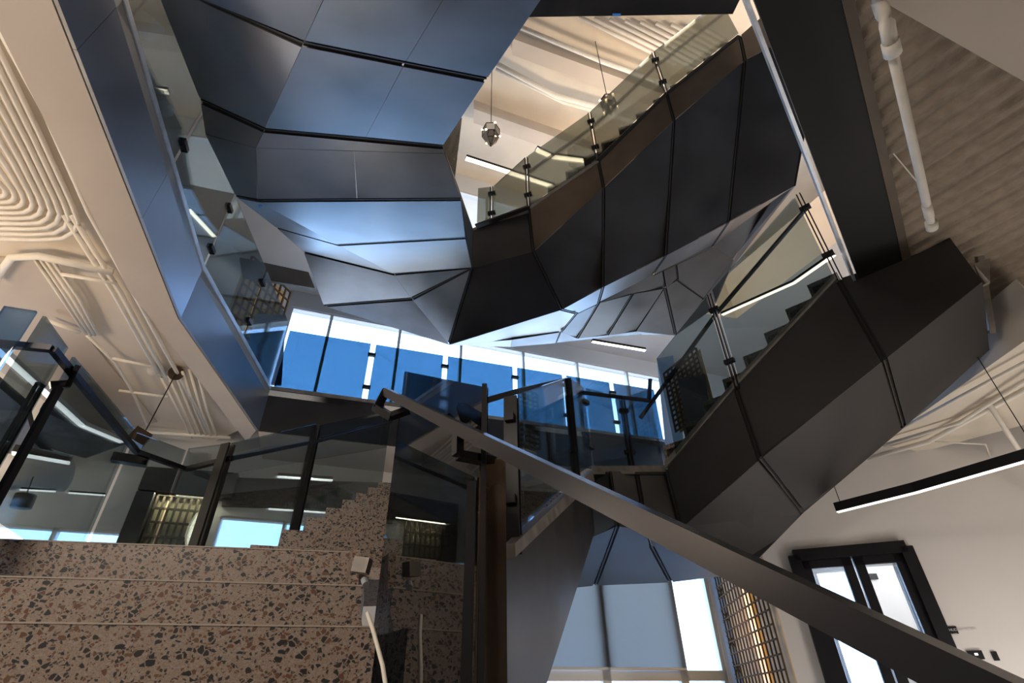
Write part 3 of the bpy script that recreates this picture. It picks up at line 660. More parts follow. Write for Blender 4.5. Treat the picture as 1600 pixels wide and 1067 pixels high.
# landing and lower folded soffit
ld = thing('stair_landing', 'folded black steel landing at the foot of the middle right flight', 'landing', Z(923, 840, 1.45))
bk = (MB(), []); z2 = 2.10
G = {}
for n, x, y, z in (('a0', 925, 742, z2), ('a1', 952, 736, z2), ('a2', 994, 736, z2), ('a3', 1040, 735, 2.12), ('c0', 922, 841, 1.5), ('c1', 964, 822, 1.47), ('c2', 1019, 855, 1.40), ('c3', 1064, 827, 1.47),
                   ('cc', 1010, 828, 1.47), ('e0', 901, 918, 1.28), ('e1', 930, 915, 1.28), ('e2', 1048, 910, 1.25), ('e3', 1130, 900, 1.22), ('e4', 1171, 886, 1.2), ('e5', 860, 925, 1.3), ('am', 900, 760, 2.05)): G[n] = Z(x, y, z)
for names, ed in (('a0 a1 c1 c0', 'cjcj'), ('a1 a2 cc c1', 'cjcj'), ('a2 a3 c3 cc', 'cjcj'), ('am a0 c0', 'cjc'), ('c0 c1 e1 e0', 'cjcc'), ('c1 cc c2 e2 e1', 'ccjcj'), ('cc c3 c2', 'ccc'), ('c2 c3 e4 e3 e2', 'ccccj')):
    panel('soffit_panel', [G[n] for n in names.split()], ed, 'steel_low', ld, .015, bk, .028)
finish_back(bk, ld)
a, b = Z(925, 728, z2+.05), Z(1040, 727, z2+.07)
MB().poly([a-H*.09, b-H*.09, b, a], (0.0, .06, 0)).build('coping', 'coping', ld)
panel('landing_plate', [a-H*.1, b-H*.1, b+Vector((1.2, 1.2, -.1)), a+Vector((.1, 1.9, -.1))], 'cccc', 'steel_dark', ld, .03)
# lower flight side
FA, FB = (.10, 3.0), (.81, 5.5)
def fp(px, py): return V(px, py, FA, FB)
lf = thing('stair_flight', 'dark brown steel side of the lower flight behind the bronze post', 'stair', fp(795, 1060))
panel('side_panel', [fp(788, 872), fp(922, 752), fp(929, 832), fp(835, 1130), fp(786, 1130)], 'ccccc', 'steel_dark', lf, .02)
MB().poly([fp(788, 850), fp(918, 735), fp(922, 752), fp(788, 872)], Vector((.1, -.03, 0))*.5).build('coping', 'coping', lf)
fa = Vector((-.96, .27, 0))
# lower flight steps (terrazzo), seen from below between the left guard and the stringer
LX = -1.38
for i in range(8):
    top = .727+.17*i; y0 = 2.84+.335*i; xr = .05+.095*i*1.0
    yr = y0+.28
    mb = MB()
    a, b = W(LX, y0, top-.17), W(xr-.12, yr+.15, top-.17)
    d = (b-a).normalized(); n = Vector((-d.y, d.x, 0))
    mb.poly([a, b, b+n*.36, a+n*.36], (0, 0, .17))
    mb.build('step', 'terrazzo', lf)
MB().poly([W(LX-.02, 2.9, .557), W(LX-.02, 5.3, 1.6), W(LX-.02, 5.3, 1.92), W(LX-.02, 2.9, .6)], (.02, 0, 0)).build('far_stringer', 'steel_dark', lf)

# ================================================================== NEAR FLIGHT (terrazzo steps in front of the camera)
nf = thing('terrazzo_stair', 'wide terrazzo steps with dark and rust chips filling the lower left', 'stair', W(-1, 1.6, -1.4))
rd = Vector((.975, .225, 0)); ud_ = Vector((-.225, .975, 0))     # along the riser, and uphill
edge = {0: Z(590, 978, .217), 1: Z(568, 914, .387), 2: Z(556, 862, .557)}
for k in range(-8, 3):
    top = .217+.17*k
    e = edge[k] if k in edge else edge[0]+(ud_*.205*1.0+Vector((-.0, 0, 0)))*k+Vector((-.06, 0, 0))*k
    e = Vector((e.x, e.y, top+EYE)); dep = .30 if k < 2 else 1.5
    L = 4.2
    mb = MB(); a = e; b = e-rd*L
    lip = .0
    mb.poly([a-H*.17+ud_*lip, b-H*.17+ud_*lip, b-H*.17+ud_*dep, a-H*.17+ud_*dep], (0, 0, .164))
    mb.poly([a-H*.006-ud_*.001, b-H*.006-ud_*.001, b-H*.006+ud_*dep, a-H*.006+ud_*dep], (0, 0, .0055))
    st_ = mb.build('step', 'terrazzo', nf)
    MB().poly([a-H*.0045-ud_*.002, b-H*.0045-ud_*.002, b-H*.0045+ud_*.004, a-H*.0045+ud_*.004], (0, 0, .0045)).build('nosing_strip', 'nosing', st_)
# landing slab reaching to the lower flight
MB().poly([W(-4.6, 2.9, .50), W(-1.2, 2.55, .50), W(-.62, 2.6, .50), W(-.25, 3.3, .50), W(-1.2, 3.35, .50), W(-4.6, 3.3, .50)], (0, 0, .05)).build('landing_slab', 'terrazzo', nf)
# right stringer, dark polished
sa, sb = Z(598, 1060, .12), Z(592, 880, .60)
sp = D(578, 1100, 1.9); 
GA_, GB_ = (-.074, 1.14), (-.52, 2.14)
def gp(px, py): return V(px, py, GA_, GB_)
gn = Vector((GB_[0]-GA_[0], GB_[1]-GA_[1], 0)).normalized(); gl = Vector((-gn.y, gn.x, 0))
s0 = Vector((GA_[0], GA_[1], EYE))+gl*.0
def gpt(s, z, o=0): p = Vector((GA_[0], GA_[1], 0))+gn*s+gl*o; return Vector((p.x, p.y, z+EYE))
es = [edge[0], edge[1], edge[2]]; ea = Vector((edge[0].x, edge[0].y, 0)); ev = Vector((edge[1].x-edge[0].x, edge[1].y-edge[0].y, 0)); ev = ev/ev.length
def ept(t_, z): p = ea+ev*t_; return Vector((p.x, p.y, z+EYE))
MB().poly([ept(-2.0, -1.45), ept(-2.0, -1.15), ept(-.02, .04), ept(.42, .38), ept(.50, .55), ept(1.25, .55), ept(1.25, .25), ept(.5, -.25), ept(-.6, -1.0), ept(-1.2, -1.45)], Vector((-ev.y, ev.x, 0))*.03).build('stringer', 'terrazzo', nf)
for (x, y, z) in ((565, 885, .45), (563, 904, .40)):
    q = Z(x, y, z)
MB().bar(D(554, 882, 2.06), D(577, 885, 2.04), .04, .05).build('nosing_block', 'coping', nf)
MB().tube([D(569, 906, 2.03), D(572, 914, 2.0)], .012).build('bolt', 'cap', nf)
MB().tube([D(574, 958, 1.85), D(583, 985, 1.8), D(598, 1040, 1.7), D(604, 1080, 1.66)], .006).build('light_cable', 'pipe', nf)

# near guard: post, mirror-like pane, and the long handrail crossing the picture
ng = thing('glass_guardrail', 'dark mirror-like glass guard with bronze post and long steel handrail, nearest', 'railing', gpt(0, -1.3))
tA, tB = gp(755, 604), gp(632, 580)
MB().poly([gp(745, 1110), gp(568, 1110), tB, tA], -gl*.014).build('glass_pane', 'g_near', ng)
# bronze post
pb = D(768, 722, 1.166); pbm = Vector((pb.x, pb.y, 0))
q = MB(); px_ = Vector((.99, .1, 0)); py_ = Vector((-.1, .99, 0))
c0 = D(769, 722, 1.166); c0.z = 0
for s in (0,):
    q.poly([c0+px_*-.030+py_*-.02, c0+px_*.030+py_*-.02, c0+px_*.030+py_*.02, c0+px_*-.030+py_*.02], (0, 0, pb.z))
pm_ = q.build('post', 'bronze', ng)
MB().bar(Vector((c0.x-.045, c0.y-.01, 0)), Vector((c0.x-.045, c0.y-.01, pb.z-.05)), 0.012, .02, Vector((1, 0, 0))).build('post_plate', 'black', ng)
MB().bar(gp(755, 604)+gl*.0+Vector((.004, -.01, .0)), gp(748, 1110)+Vector((.004, -.01, 0)), 0.012, .012, Vector((1, 0, 0))).build('glass_channel', 'black', ng)
# handrail: flat bar from upper end, running down and past the camera at right
R0, R1 = D(604, 613, 1.70), D(1700, 1156, 0.50)
r = MB(); rdv = (R1-R0).normalized(); side = rdv.cross(H).normalized(); rup = side.cross(rdv)
r.bar(R0, R1, .029, .028)
r.build('handrail', 'rail', ng)
# return at the upper end
MB().bar(R0+rdv*-.02, R0+Vector((-.0, -.0, 0))+(D(588, 640, 1.70)-D(604, 613, 1.70)), .026, .03, side).build('handrail_return', 'rail', ng)
MB().bar(D(586, 636, 1.70), D(612, 652, 1.66), .026, .02, side).build('handrail_return', 'rail', ng)
MB().bar(D(612, 650, 1.66), D(640, 640, 1.64), .026, .02, side).build('handrail_return', 'black', ng)
# bracket to the post
kA, kB, kC = D(716, 664, 1.30), D(715, 712, 1.27), D(782, 722, 1.13)
nk = ray(716, 0).cross(ray(716, 1000)); kA = R0+rdv*(-(R0-EYEV).dot(nk)/rdv.dot(nk)); dk_ = math.hypot(kA.x, kA.y)
kB = D(715, 711, dk_); kC = D(772, 722, 1.16)
MB().bar(kA, kB, .026, .018, side).build('bracket', 'rail', ng)
MB().bar(kB, kC, .026, .018).build('bracket', 'rail', ng)

# ================================================================== GUARDS OF THE UPPER FLOOR
def on(A, B, px, py): return V(px, py, A, B)
# left run, beside the blue fascia
def edgept(A, B, s, z): a = Vector((*A, 0)).lerp(Vector((*B, 0)), s); return Vector((a.x, a.y, z+EYE))
b1_ = V(204, 30, LA, LB); 
lb = [edgept(LA, LB, -1.0, 3.53), edgept(LA, LB, -.05, 3.53), edgept(LA, LB, .50, 3.53), edgept(LA, LB, 1.0, 3.53)]
b4 = V(382, 522, LB, LC); b4.z = 3.53+EYE; b5 = edgept(LB, LC, 1.0, 3.53)
lbase = lb+[b4, b5]
ltop = [p+H*1.03 for p in lbase]
guard('glass_guardrail', 'grey glass guardrail on the blue fascia at upper left', lbase, ltop, 'g_grey', gap=.055, clamps=True)
# far run in front of the tall windows
fx = [(427, 607), (569, 626), (690, 646), (806, 660), (888, 668), (966, 678), (1040, 690)]
fb = [V(x, y, LC, LD) for x, y in fx]
for p in fb: p.z = 3.52+EYE
fb[0] = Vector((*LC, 3.52+EYE))
ft = [p+H*.93 for p in fb]
guard('glass_guardrail', 'glass guardrail in front of the tall windows, sky blue put into its tint', fb, ft, 'g_sky', gap=.075)

# ================================================================== GUARD OF THE MIDDLE FLIGHT
cbase = [cp(1052, 715), cp(1150, 598), cp(1309, 428)]
ctop = [p+H*1.22 for p in cbase]
cr_ = [cp(1012, 580)+cb*.06, cp(1106, 492)+cb*.06, cp(1150, 470)+cb*.06, cp(1256, 330)+cb*.06]
rl = [cbase[0]+H*.62+cb*.05+Vector((-.25, .22, -.02)), cbase[1]+H*.98+cb*.08, cbase[2]+H*1.03+cb*.08]
guard('glass_guardrail', 'glass guardrail with slim double posts on the middle right flight', cbase, ctop, 'g_grey', posts=(1, 2), gap=.10, rails=[rl], rail_r=(.02, .03))

# guards on lower landing and lower flight
lbase = [fp(802, 838), fp(900, 742), Z(925, 726, z2+.05), Z(988, 732, z2+.05), Z(1040, 726, z2+.08)]
ltop = [fp(803, 625), fp(890, 598), Z(925, 726, z2+.05)+H*.95, Z(988, 732, z2+.05)+H*.88, Z(1040, 726, z2+.08)+H*.95]
ltop[0] = Vector((lbase[0].x, lbase[0].y, ltop[0].z)); ltop[1] = Vector((lbase[1].x, lbase[1].y, ltop[1].z))
rl1 = [D(690, 646, 2.3), D(806, 612, 3.0), D(885, 592, 5.2)]
rl2 = [Z(900, 612, z2+.93), Z(972, 621, z2+.85), Z(1014, 626, z2+.85), Z(1016, 592, z2+1.1)]
g2 = guard('glass_guardrail', 'glass guard of the lower landing with black flat posts, centre', lbase, ltop, 'g_grey', posts=(0, 1, 3), gap=.05, rails=[rl1, rl2], rail_r=(.016, .035), post_w=.075)
# ================================================================== LEFT GUARD ROUND THE LANDING
px2 = lambda x, y, z: Z(x, y, z)
def vdown(p, z): return Vector((p.x, p.y, z+EYE))
tops = [Z(0, 478, 1.3), Z(65, 488, 1.3), Z(103, 540, 1.3)]
topB = [Z(112, 556, 1.3), Z(214, 676, 1.3), Z(290, 704, 1.3), V(358, 691, (-1.6, 2.8), (-1.6, 4.9)), V(496, 663, (-1.6, 2.8), (-1.6, 4.9)), V(612, 643, (-1.6, 2.8), (-1.6, 4.9))]
allt = [Z(-120, 470, 1.3)]+tops[:2]+[Z(108, 548, 1.3)]+topB[1:]
basez = [.62, .62, .62, .62, .56, .50, .55, .95, 1.6]
allb = [vdown(p, z) for p, z in zip(allt, basez)]
railp = [Z(-60, 545, 1.17), Z(0, 537, 1.17), Z(82, 545, 1.17), Z(214, 706, 1.13), Z(290, 733, 1.15), V(362, 716, (-1.56, 2.8), (-1.56, 4.9)), V(502, 688, (-1.56, 2.8), (-1.56, 4.9)), V(612, 659, (-1.56, 2.8), (-1.56, 4.9))]
lg = guard('glass_guardrail', 'glass guard with black posts round the terrazzo landing at left', allb, allt, 'g_grey', gap=[.03, .03, .05, .09, .0, .07, .07, .07], posts=(6, 7), rails=[railp], rail_r=(.013, .024), rail_m='rail', post_w=.06, clamps=False)
q_ = Z(200, 716, 1.12); MB().bar(q_-Vector((.07, .02, 0)), q_+Vector((.07, .06, 0)), .05, .045).build('clamp', 'black', lg)
for o_ in [c_ for c_ in lg.children if c_.name.startswith('glass_pane')][:2]: o_.data.materials[0] = M['g_reflect']
# stout double post at far left
a = Z(78, 602, 1.12)
for dx_ in (.028, -.028): MB().bar(vdown(a, .62)+Vector((dx_, dx_*.5, 0)), a+Vector((dx_, dx_*.5, 0)), .03, .02, Vector((1, 0, 0))).build('post', 'black', lg)
MB().bar(a, Z(108, 600, 1.15), .02, .03).build('bracket', 'rail', lg)
MB().bar(Z(108, 600, 1.15), Z(120, 575, 1.17), .02, .03).build('bracket', 'rail', lg)

# ================================================================== CONDUITS AND PIPES
PC = 3.0
POS = ['first', 'second', 'third', 'fourth', 'fifth', 'sixth', 'seventh', 'eighth', 'ninth']
def pipe_set(group, items, m='pipe'):
    for q_, (lab, pts, rr) in enumerate(items):
        lab = POS[q_]+' from the left, '+lab
        o = MB().tube(pts, rr, 8).build('conduit', m, None, True); tag(o, lab, 'pipe', group)
ORD = ['outermost', 'second', 'third', 'fourth', 'fifth', 'sixth', 'seventh', 'eighth', 'innermost']
def lerp2(a, b, t_): return (a[0]+(b[0]-a[0])*t_, a[1]+(b[1]-a[1])*t_)
outer_ = [(-60, -30), (0, 80), (60, 205), (112, 318), (122, 346), (116, 362), (98, 372), (60, 374), (-30, 372)]
inner_ = [(-60, 215), (-30, 252), (-4, 282), (8, 296), (9, 301), (7, 305), (2, 307), (-8, 307), (-30, 306)]
for i in range(9):
    pts_ = [Z(*lerp2(a, b, i/8), PC) for a, b in zip(outer_, inner_)]
    tag(MB().tube(pts_, .0165, 10).build('conduit', 'pipe', None, True), ORD[i]+' of the nested cream conduits that bend left under the ceiling at far left', 'pipe', 'bent conduits at far left')
st = [[(100, 336), (176, 455), (250, 588)], [(112, 336), (188, 456), (262, 592)], [(-30, -10), (70, 175), (138, 330), (206, 452), (330, 680)]]
pipe_set('long conduits beside the beam', [('of the long straight cream conduits along the beige beam', [Z(x, y, PC) for x, y in b], .019) for b in st])
mid = [[(52+9*i, 402), (96+9*i, 466), (136+6*i, 524)] for i in range(4)]
pipe_set('short conduit bundle', [('of four short cream conduits below the bent bundle', [Z(x, y, PC) for x, y in b], .013) for b in mid])
low = [[(252+11*i, 590-3*i), (278+9*i, 640), (300+8*i, 684)] for i in range(6)]
pipe_set('conduit cluster near the beam end', [('of the cream conduits clustered at the beam end', [Z(x, y, PC) for x, y in b], .014) for b in low])
cross = [([(-10, 440), (18, 402), (60, 400), (176, 425)], .030, 'thick cream pipe elbow crossing the ceiling at left'), ([(96, 428), (182, 442)], .018, 'cream cross pipe below the thick elbow, left'),
         ([(72, 500), (126, 520)], .018, 'short cream cross pipe beside the short conduits'), ([(176, 560), (236, 572)], .016, 'cream cross pipe above the black lamp cord'),
         ([(186, 610), (262, 620)], .016, 'cream cross pipe left of the black lamp cord'), ([(200, 672), (360, 684)], .024, 'cream pipe running across the far end of the left ceiling'),
         ([(136, 524), (180, 566), (208, 614), (232, 668)], .015, 'thin wavy cream conduit continuing from the short bundle')]
for pts, r_, lab in cross:
    tag(MB().tube([Z(x, y, 2.99) for x, y in pts], r_, 8).build('pipe', 'pipe', None, True), lab, 'pipe')
# ceiling beams crossing at left
for i, (a, b, c, d) in enumerate((((-40, 470), (60, 405), (250, 560), (150, 650)),)):
    pass
struct(MB().poly([Z(-80, 400, 3.06), Z(55, 405, 3.06), Z(130, 520, 3.06), Z(245, 660, 3.06), Z(150, 680, 3.06), Z(-90, 520, 3.06)], (0, 0, .02)).build('trim_7', 'soffit'))

# sprinkler drop pipe at right
t = thing('sprinkler_pipe', 'white sprinkler pipe with elbow under the ribbed ceiling, top right', 'pipe', Z(1455, 352, 2.6))
pp = [Z(1386, 38, 2.75), Z(1392, 72, 2.75), Z(1455, 350, 2.75)]
MB().tube(pp[1:], .026, 14).build('pipe_run', 'pipe', t, True)
MB().tube([Z(1372, 0, 3.2), Z(1380, 22, 2.95), Z(1386, 38, 2.78), pp[1]], .036, 14).build('elbow', 'pipe', t, True)
MB().tube([Z(1391, 66, 2.75), Z(1395, 84, 2.75)], .042, 14).build('coupling', 'pipe', t, True)
MB().tube([Z(1448, 320, 2.75), Z(1452, 338, 2.75)], .030, 14).build('coupling', 'pipe', t, True)
MB().tube([Z(1455, 347, 2.75), Z(1456, 356, 2.75)], .038, 14).build('end_cap', 'pipe', t, True)
tag(MB().tube([Z(1392, 235, 3.38), Z(1438, 290, 3.3)], .005, 6).build('hanger_wire', 'pipe'), 'thin wire behind the white sprinkler pipe', 'wire')
# lower right ceiling: painted beams and pipes
RP = 2.54
struct(MB().poly([Z(1372, 694, 2.62), Z(1640, 505, 2.62), Z(1700, 560, 2.62), Z(1690, 640, 2.62), Z(1440, 706, 2.62)], (0, 0, .5)).build('trim_8', 'ceil'))
rps = [([(1355, 716), (1450, 690), (1640, 588)], .030, 'thick cream pipe under the right ceiling, lowest of three'), ([(1380, 696), (1500, 660), (1640, 570)], .022, 'cream pipe above the thick one at right'),
       ([(1410, 668), (1640, 545)], .018, 'thin cream pipe nearest the black flight at right'), ([(1546, 632), (1600, 716), (1640, 780)], .026, 'cream pipe dropping toward the bent linear lamp'),
       ([(1462, 690), (1540, 694), (1548, 716)], .010, 'thin cream branch pipe under the right ceiling')]
for pts, r_, lab in rps:
    drop = pts[0] == (1546, 632)
    tag(MB().tube([Z(x, y, RP-(.36*i if drop else 0)-(.05*i if pts[0] == (1462, 690) else 0)) for i, (x, y) in enumerate(pts)], r_, 8).build('pipe', 'pipe', None, True), lab, 'pipe')

# upper ceiling services seen over the rising flight
for i in range(9):
    x0, y0 = 905+i*24, 26+i*2
    tag(MB().tube([Z(x0, y0, 11.0), Z(x0+150+i*4, y0+75+i*3, 11.0)], .04, 6).build('conduit', 'pipe', None, True), POS[i]+' from the left of the parallel conduits on the highest ceiling', 'pipe', 'conduits on the highest ceiling')
for pts, lab, r_ in (([(812, 42), (940, 96), (1090, 150)], 'long dark-edged pipe across the highest ceiling', .05), ([(768, 96), (870, 150), (960, 175)], 'white pipe above the crystal pendant, left one', .06), ([(775, 108), (880, 160), (990, 190)], 'white pipe above the crystal pendant, right one', .04)):
    tag(MB().tube([Z(x, y, 10.9) for x, y in pts], r_, 8).build('pipe', 'pipe', None, True), lab, 'pipe')
# beams of the highest ceiling
for i, (p0, p1, w_) in enumerate((((800, 60), (1100, 170), 26), ((740, 170), (1000, 260), 22))):
    struct(MB().poly([Z(p0[0], p0[1], 10.85), Z(p1[0], p1[1], 10.85), Z(p1[0], p1[1]+w_, 10.85), Z(p0[0], p0[1]+w_, 10.85)], (0, 0, .35)).build('trim_%d' % (10+i), 'soffit'))
# black beam across the top
a, b = Z(810, 27, 8.3), Z(1145, 22, 8.3); c, d = Z(1200, -90, 8.3), Z(860, -90, 8.3)
struct(MB().poly([a, b, c, d], (0, 0, .5)).build('trim_12', 'black'))

# ================================================================== LAMPS
def linear(name, label, pts, w_, h_, led, body='black', cords=True, group=None, ceil=3.0):
    t = thing(name, label, 'lamp', pts[0], group)
    mb = MB(); le = MB()
    for i in range(len(pts)-1):
        mb.bar(pts[i], pts[i+1], w_, h_); le.bar(pts[i]-H*(h_/2+.004), pts[i+1]-H*(h_/2+.004), w_*.8, .01)
    mb.build('housing', body, t); le.build('diffuser', led, t)
    if cords:
        for p in (pts[0].lerp(pts[1], .08), pts[-1].lerp(pts[-2], .15)):
            MB().tube([p+H*h_/2, Vector((p.x, p.y, ceil+EYE))], .004, 6).build('cord', 'black', t)
    return t
linear('linear_lamp', 'black bent linear pendant lamp before the pale wall, right', [Z(1306, 793, 1.72), Z(1428, 762, 1.72), Z(1660, 694, 1.72)], .06, .09, 'ledw')
linear('linear_lamp', 'warm linear lamp under the ceiling right of the tall windows', [Z(925, 532, 6.2), Z(1008, 546, 6.2)], .08, .05, 'led', cords=False)
linear('linear_lamp', 'long pale linear lamp seen through the left guard glass', [Z(-5, 540, 1.95), Z(130, 662, 1.95), Z(192, 688, 1.95)], .06, .03, 'ledw', body='white', cords=False)
linear('linear_lamp', 'short black linear lamp at far left behind the double post', [Z(22, 702, 1.9), Z(112, 718, 1.9)], .09, .06, 'ledw', cords=False)
linear('linear_lamp', 'thin white linear lamp left of the clamp gap', [D(32, 763, 6.3), D(88, 766, 6.3)], .03, .015, 'ledw', cords=False)
linear('linear_lamp', 'thin white linear lamp right of the dark hanging cylinder', [D(108, 768, 6.3), D(165, 772, 6.3)], .03, .015, 'ledw', cords=False)
linear('linear_lamp', 'pale linear lamp behind the railing above the small window', [D(434, 742, 5.9), D(520, 748, 5.9)], .06, .03, 'ledw', cords=False)
linear('linear_lamp', 'lower pale linear lamp just above the small window', [D(420, 793, 6.2), D(510, 799, 6.2)], .05, .02, 'ledw', cords=False)
linear('linear_lamp', 'warm linear lamp glimpsed through the left guard beside the fascia', [Z(296, 325, 6.2), Z(336, 368, 6.2)], .08, .05, 'led', cords=False)
linear('linear_lamp', 'warm linear lamp behind the middle right flight glass', [D(1128, 490, 5.9), D(1240, 440, 5.5), D(1303, 396, 5.3)], .05, .03, 'led', cords=False)
linear('linear_lamp', 'bent warm linear lamp behind the upper flight glass', [Z(838, 232, 9.6), Z(862, 243, 9.6), Z(918, 250, 9.6)], .12, .06, 'led', cords=False)
linear('linear_lamp', 'warm linear lamp behind the lowest panes of the upper flight', [Z(728, 246, 9.6), Z(865, 290, 9.6)], .12, .06, 'led', cords=False)
# crystal pendants
def crystal(label, px, py, py_top, z, r_, hgt, ceilz):
    c = Z(px, py, z); t = thing('crystal_pendant', label, 'lamp', c)
    mb = MB(); n = 6; ring1 = [c+Vector((math.cos(a)*r_, math.sin(a)*r_, hgt*.25)) for a in [2*math.pi*i/n for i in range(n)]]; ring2 = [p-H*hgt*.35 for p in ring1]
    top = c+H*hgt*.6; bot = c-H*hgt*.6; P_ = [top]+ring1+ring2+[bot]
    fr_ = MB()
    for i in range(n):
        j = (i+1) % n
        mb.add([top, ring1[i], ring1[j]], [(0, 1, 2)]); mb.add([ring1[i], ring1[j], ring2[j], ring2[i]], [(0, 1, 2, 3)]); mb.add([bot, ring2[i], ring2[j]], [(0, 1, 2)])
        for a, b in ((top, ring1[i]), (ring1[i], ring1[j]), (ring1[i], ring2[i]), (ring2[i], ring2[j]), (ring2[i], bot)): fr_.bar(a, b, .012, .012, (a-b).cross(H) if (a-b).cross(H).length > 1e-4 else Vector((1, 0, 0)))
        bb = MB(); p = ring1[i] if i % 2 else ring2[i]; bb.tube([p-H*.02, p, p+H*.02], [.008, .022, .008], 8); bb.build('bulb', 'bulb', t)
    mb.build('glass_body', 'g_dark', t); fr_.build('edge_frame', 'bronze', t)
    MB().tube([top, Vector((top.x, top.y, ceilz+EYE))], .008, 6).build('cord', 'black', t)
    return t
crystal('faceted smoked glass pendant hanging on a cord before the cream ceiling', 767, 210, 110, 8.6, .16, .60, 11.2)
crystal('faceted glass pendant with bulbs behind the upper flight guardrail', 951, 163, 140, 8.9, .14, .5, 11.2)
# disc lamp with cord at left
t = thing('pendant_canopy', 'dark round ceiling disc with thin cord, left', 'lamp', Z(275, 583, 2.98))
MB().tube([Z(275, 583, 3.02), Z(275, 583, 2.99)], .075, 20).build('disc', 'bronze', t)
MB().tube([Z(275, 583, 2.99), Z(228, 672, 2.25)], .006, 6).build('cord', 'black', t)
MB().bar(D(206, 676, 3.6), D(230, 690, 3.6), .06, .08).build('lamp_head', 'bronze', t)
# smoke detector, duct, hanging cylinder and dark baffles
tag(MB().tube([Z(240, 578, 3.06), Z(240, 578, 3.0)], .06, 16).build('smoke_detector', 'white', None, True), 'small white round detector left of the dark ceiling disc', 'detector')
t = thing('air_duct', 'pale round duct end behind the left guard', 'duct', D(60, 745, 6.4))
MB().tube([D(-60, 733, 6.4), D(104, 742, 6.6)], .16, 24).build('duct_body', 'white', t, True)
t = thing('hanging_speaker', 'small dark cylinder hanging on a cord, far left', 'speaker', D(36, 785, 6.0))
MB().tube([D(41, 773, 6.0), D(32, 793, 6.0)], .075, 16).build('body', 'dark', t, True); MB().tube([D(41, 773, 6.0), D(52, 745, 6.0)], .006, 6).build('cord', 'black', t)
def baffle(lab, pts, z):
    t = thing('ceiling_baffle', lab, 'ceiling panel', Z(*pts[0], z)); MB().poly([Z(x, y, z) for x, y in pts], (0, 0, .08)).build('board', 'dark', t)
baffle('dark grey angular ceiling board left of the clamp gap', [(62, 640), (110, 662), (196, 694), (134, 716), (96, 706), (50, 690)], 2.5)
baffle('dark grey angular ceiling board behind the far left double post', [(-20, 590), (40, 640), (52, 690), (92, 728), (36, 738), (-20, 726)], 2.45)
# blue tape marks left on the steel
def tape(lab, pts, z): tag(MB().poly([Z(x, y, z) for x, y in pts], (0, 0, -.002)).build('tape_strip', 'tape'), lab, 'tape')
def on_face(face, x, y, off=.004):
    a, b, c = face; n = (b-a).cross(c-a).normalized(); r = ray(x, y); k = (a-EYEV).dot(n)/r.dot(n)
    if n.dot(r) > 0: n = -n
    return EYEV+r*k+n*off, n
def tape_on(lab, face, pts):
    q = [on_face(face, x, y)[0] for x, y in pts]; n = on_face(face, *pts[0])[1]
    tag(MB().poly(q, n*.002).build('tape_strip', 'tape'), lab, 'tape')
tape_on('small bright blue tape scrap on the big dark panel, upper left', (P['AL'], P['AC'], P['BC']), [(383, 122), (390, 121), (405, 134), (400, 136)])
tape_on('tiny blue tape dash near the folded strip, upper mark', (P['CL'], P['CC'], P['DC']), [(404, 320), (410, 320), (410, 323), (404, 323)])
tag(MB().poly([Z(957, 21, 8.29), Z(970, 21, 8.29), Z(970, 25, 8.29), Z(957, 25, 8.29)], (0, 0, -.002)).build('tape_strip', 'tape'), 'faint blue tape on the black beam at top centre', 'tape')

# ================================================================== UPPER FLOOR ROOM PIECES
# caged amber screens seen through the left guard and through the middle flight glass
def quad_panel(name, lab, cat, pts, d, m, th=.05):
    q = [D(x, y, d) for x, y in pts]; n = pnormal(q); return tag(MB().poly(q, -n*th).build(name, m), lab, cat)
def cage_px(lab, a, b, z0, z1, nu, nv):
    PP, LL_, NN = seg(a, b); return cage('wire_screen', lab, PP, 0, LL_, z0, z1, NN, nu, nv, rad=.012)
pa, pb2 = D(372, 440, 7.3), D(452, 440, 7.9)
cage_px('amber wire grid screen on the upper floor at left, behind glass', pa, pb2, 4.4, (D(430, 437, 7.6).z-EYE), 8, 8)
quad_panel('wall_panel', 'black band above the amber screen at left', 'panel', [(375, 402), (482, 425), (492, 450), (380, 432)], 6.9, 'dark')
quad_panel('wall_panel', 'blue-grey door slab below the amber screen at left', 'door', [(400, 490), (447, 492), (440, 600), (372, 600)], 6.9, 'bluepanel')
pa, pb2 = D(1048, 600, 8.0), D(1110, 600, 7.4)
cage_px('amber wire grid screen behind the middle right flight', pa, pb2, 3.5, (D(1075, 566, 7.7).z-EYE), 8, 12)
quad_panel('wall_panel', 'blue wall strip left of the amber screen, centre right', 'panel', [(1026, 560), (1052, 555), (1068, 690), (1040, 700)], 8.1, 'bluepanel')
quad_panel('wall_panel', 'dark smudged board before the right amber screen', 'board', [(1060, 592), (1102, 584), (1112, 660), (1072, 672)], 7.2, 'dark')

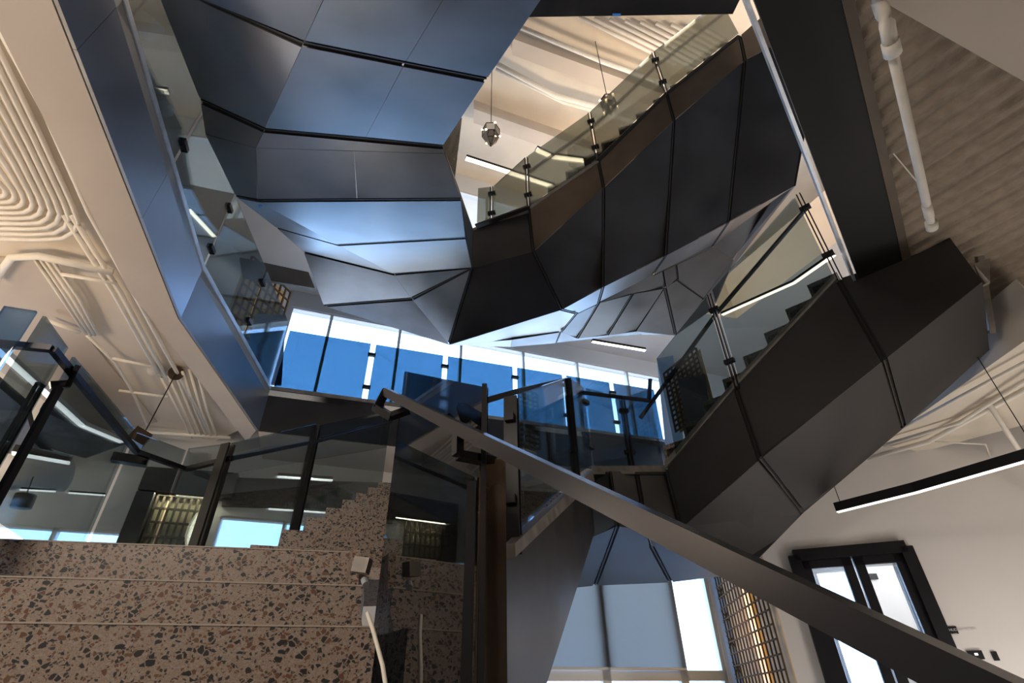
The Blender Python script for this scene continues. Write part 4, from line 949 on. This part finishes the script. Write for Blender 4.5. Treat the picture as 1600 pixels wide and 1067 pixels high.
tag(MB().tube([Z(230, 38, 6.5), Z(230, 38, 6.44)], .17, 20).build('ceiling_speaker', 'white', None, True), 'larger pale round ceiling disc seen through the upper left glass', 'detector')
tag(MB().tube([Z(259, 170, 6.5), Z(259, 170, 6.44)], .10, 20).build('smoke_detector', 'white', None, True), 'smaller pale round ceiling disc seen through the upper left glass', 'detector')
t = thing('light_strip', 'glowing amber vertical strip inside the tall brass wire grid wall', 'lamp', PG(LG*.52, FL))
MB().poly([PG(LG*.48, FL)-NG*.04, PG(LG*.62, FL)-NG*.04, PG(LG*.62, 2.4)-NG*.04, PG(LG*.48, 2.4)-NG*.04], -NG*.015).build('diffuser', 'amber', t)
lamp('lamp_cage', PG(LG*.45, .9)-NG*.45, 7, (1, .72, .4), .05)
lamp('lamp_header', wp((h4[0]+h4[1])/2, h4[3]+.0)-wn*.16, 9, (1, .85, .55), kind='AREA', size=(.9, .04), rot=(0, 0, math.atan2(wd.y, wd.x)))
lamp('lamp_cove', D(480, 752, 5.7), 14, (1, .88, .65), .02)
# added fill lights without fixtures, brightening bays, walls, stairs and upper rooms
WARM = (1.0, .78, .55)
lamp('fill_left_bay', W(-4.6, 2.4, 1.5), 75, WARM, .35)
lamp('fill_left_bay', W(-5.0, 1.0, 1.6), 60, WARM, .35)
lamp('fill_left_bay', W(-6.4, 5.0, 1.5), 60, (1, .93, .85), .3)
lamp('fill_right_bay', W(5.8, 3.6, -.2), 105, (1, .90, .80), .7)
lamp('fill_right_wall', W(4.7, 4.9, -.7), 60, (1, .94, .88), .3)  # added below the view to brighten the right wall
lamp('fill_right_upper', W(4.6, .0, 2.2), 12, WARM, .3)
lamp('fill_stair', W(1.9, 4.2, -.6), 16, (1, .9, .8), .3)  # added low, out of view, to lift the landing underside
lamp('fill_upper_room', W(-6.5, 4.0, 5.6), 70, WARM, .3)
lamp('fill_upper_right', W(6.4, 5.0, 5.4), 70, WARM, .3)
lamp('fill_top_bay', W(2.2, 7.0, 7.7), 300, WARM, .4)  # added, hidden behind the upper flight, to light the highest ceiling
lamp('fill_top_bay', W(4.6, 4.6, 8.6), 160, WARM, .4)
lamp('fill_office', dp(1.9, 1.7)+dn*1.2, 90, (1, 1, 1), .3)  # added to lighten the room beyond the door
lamp('fill_behind', W(-2.0, -1.0, 2.2), 230, (1, .88, .76), .4)  # unseen fill behind the camera for the terrazzo risers
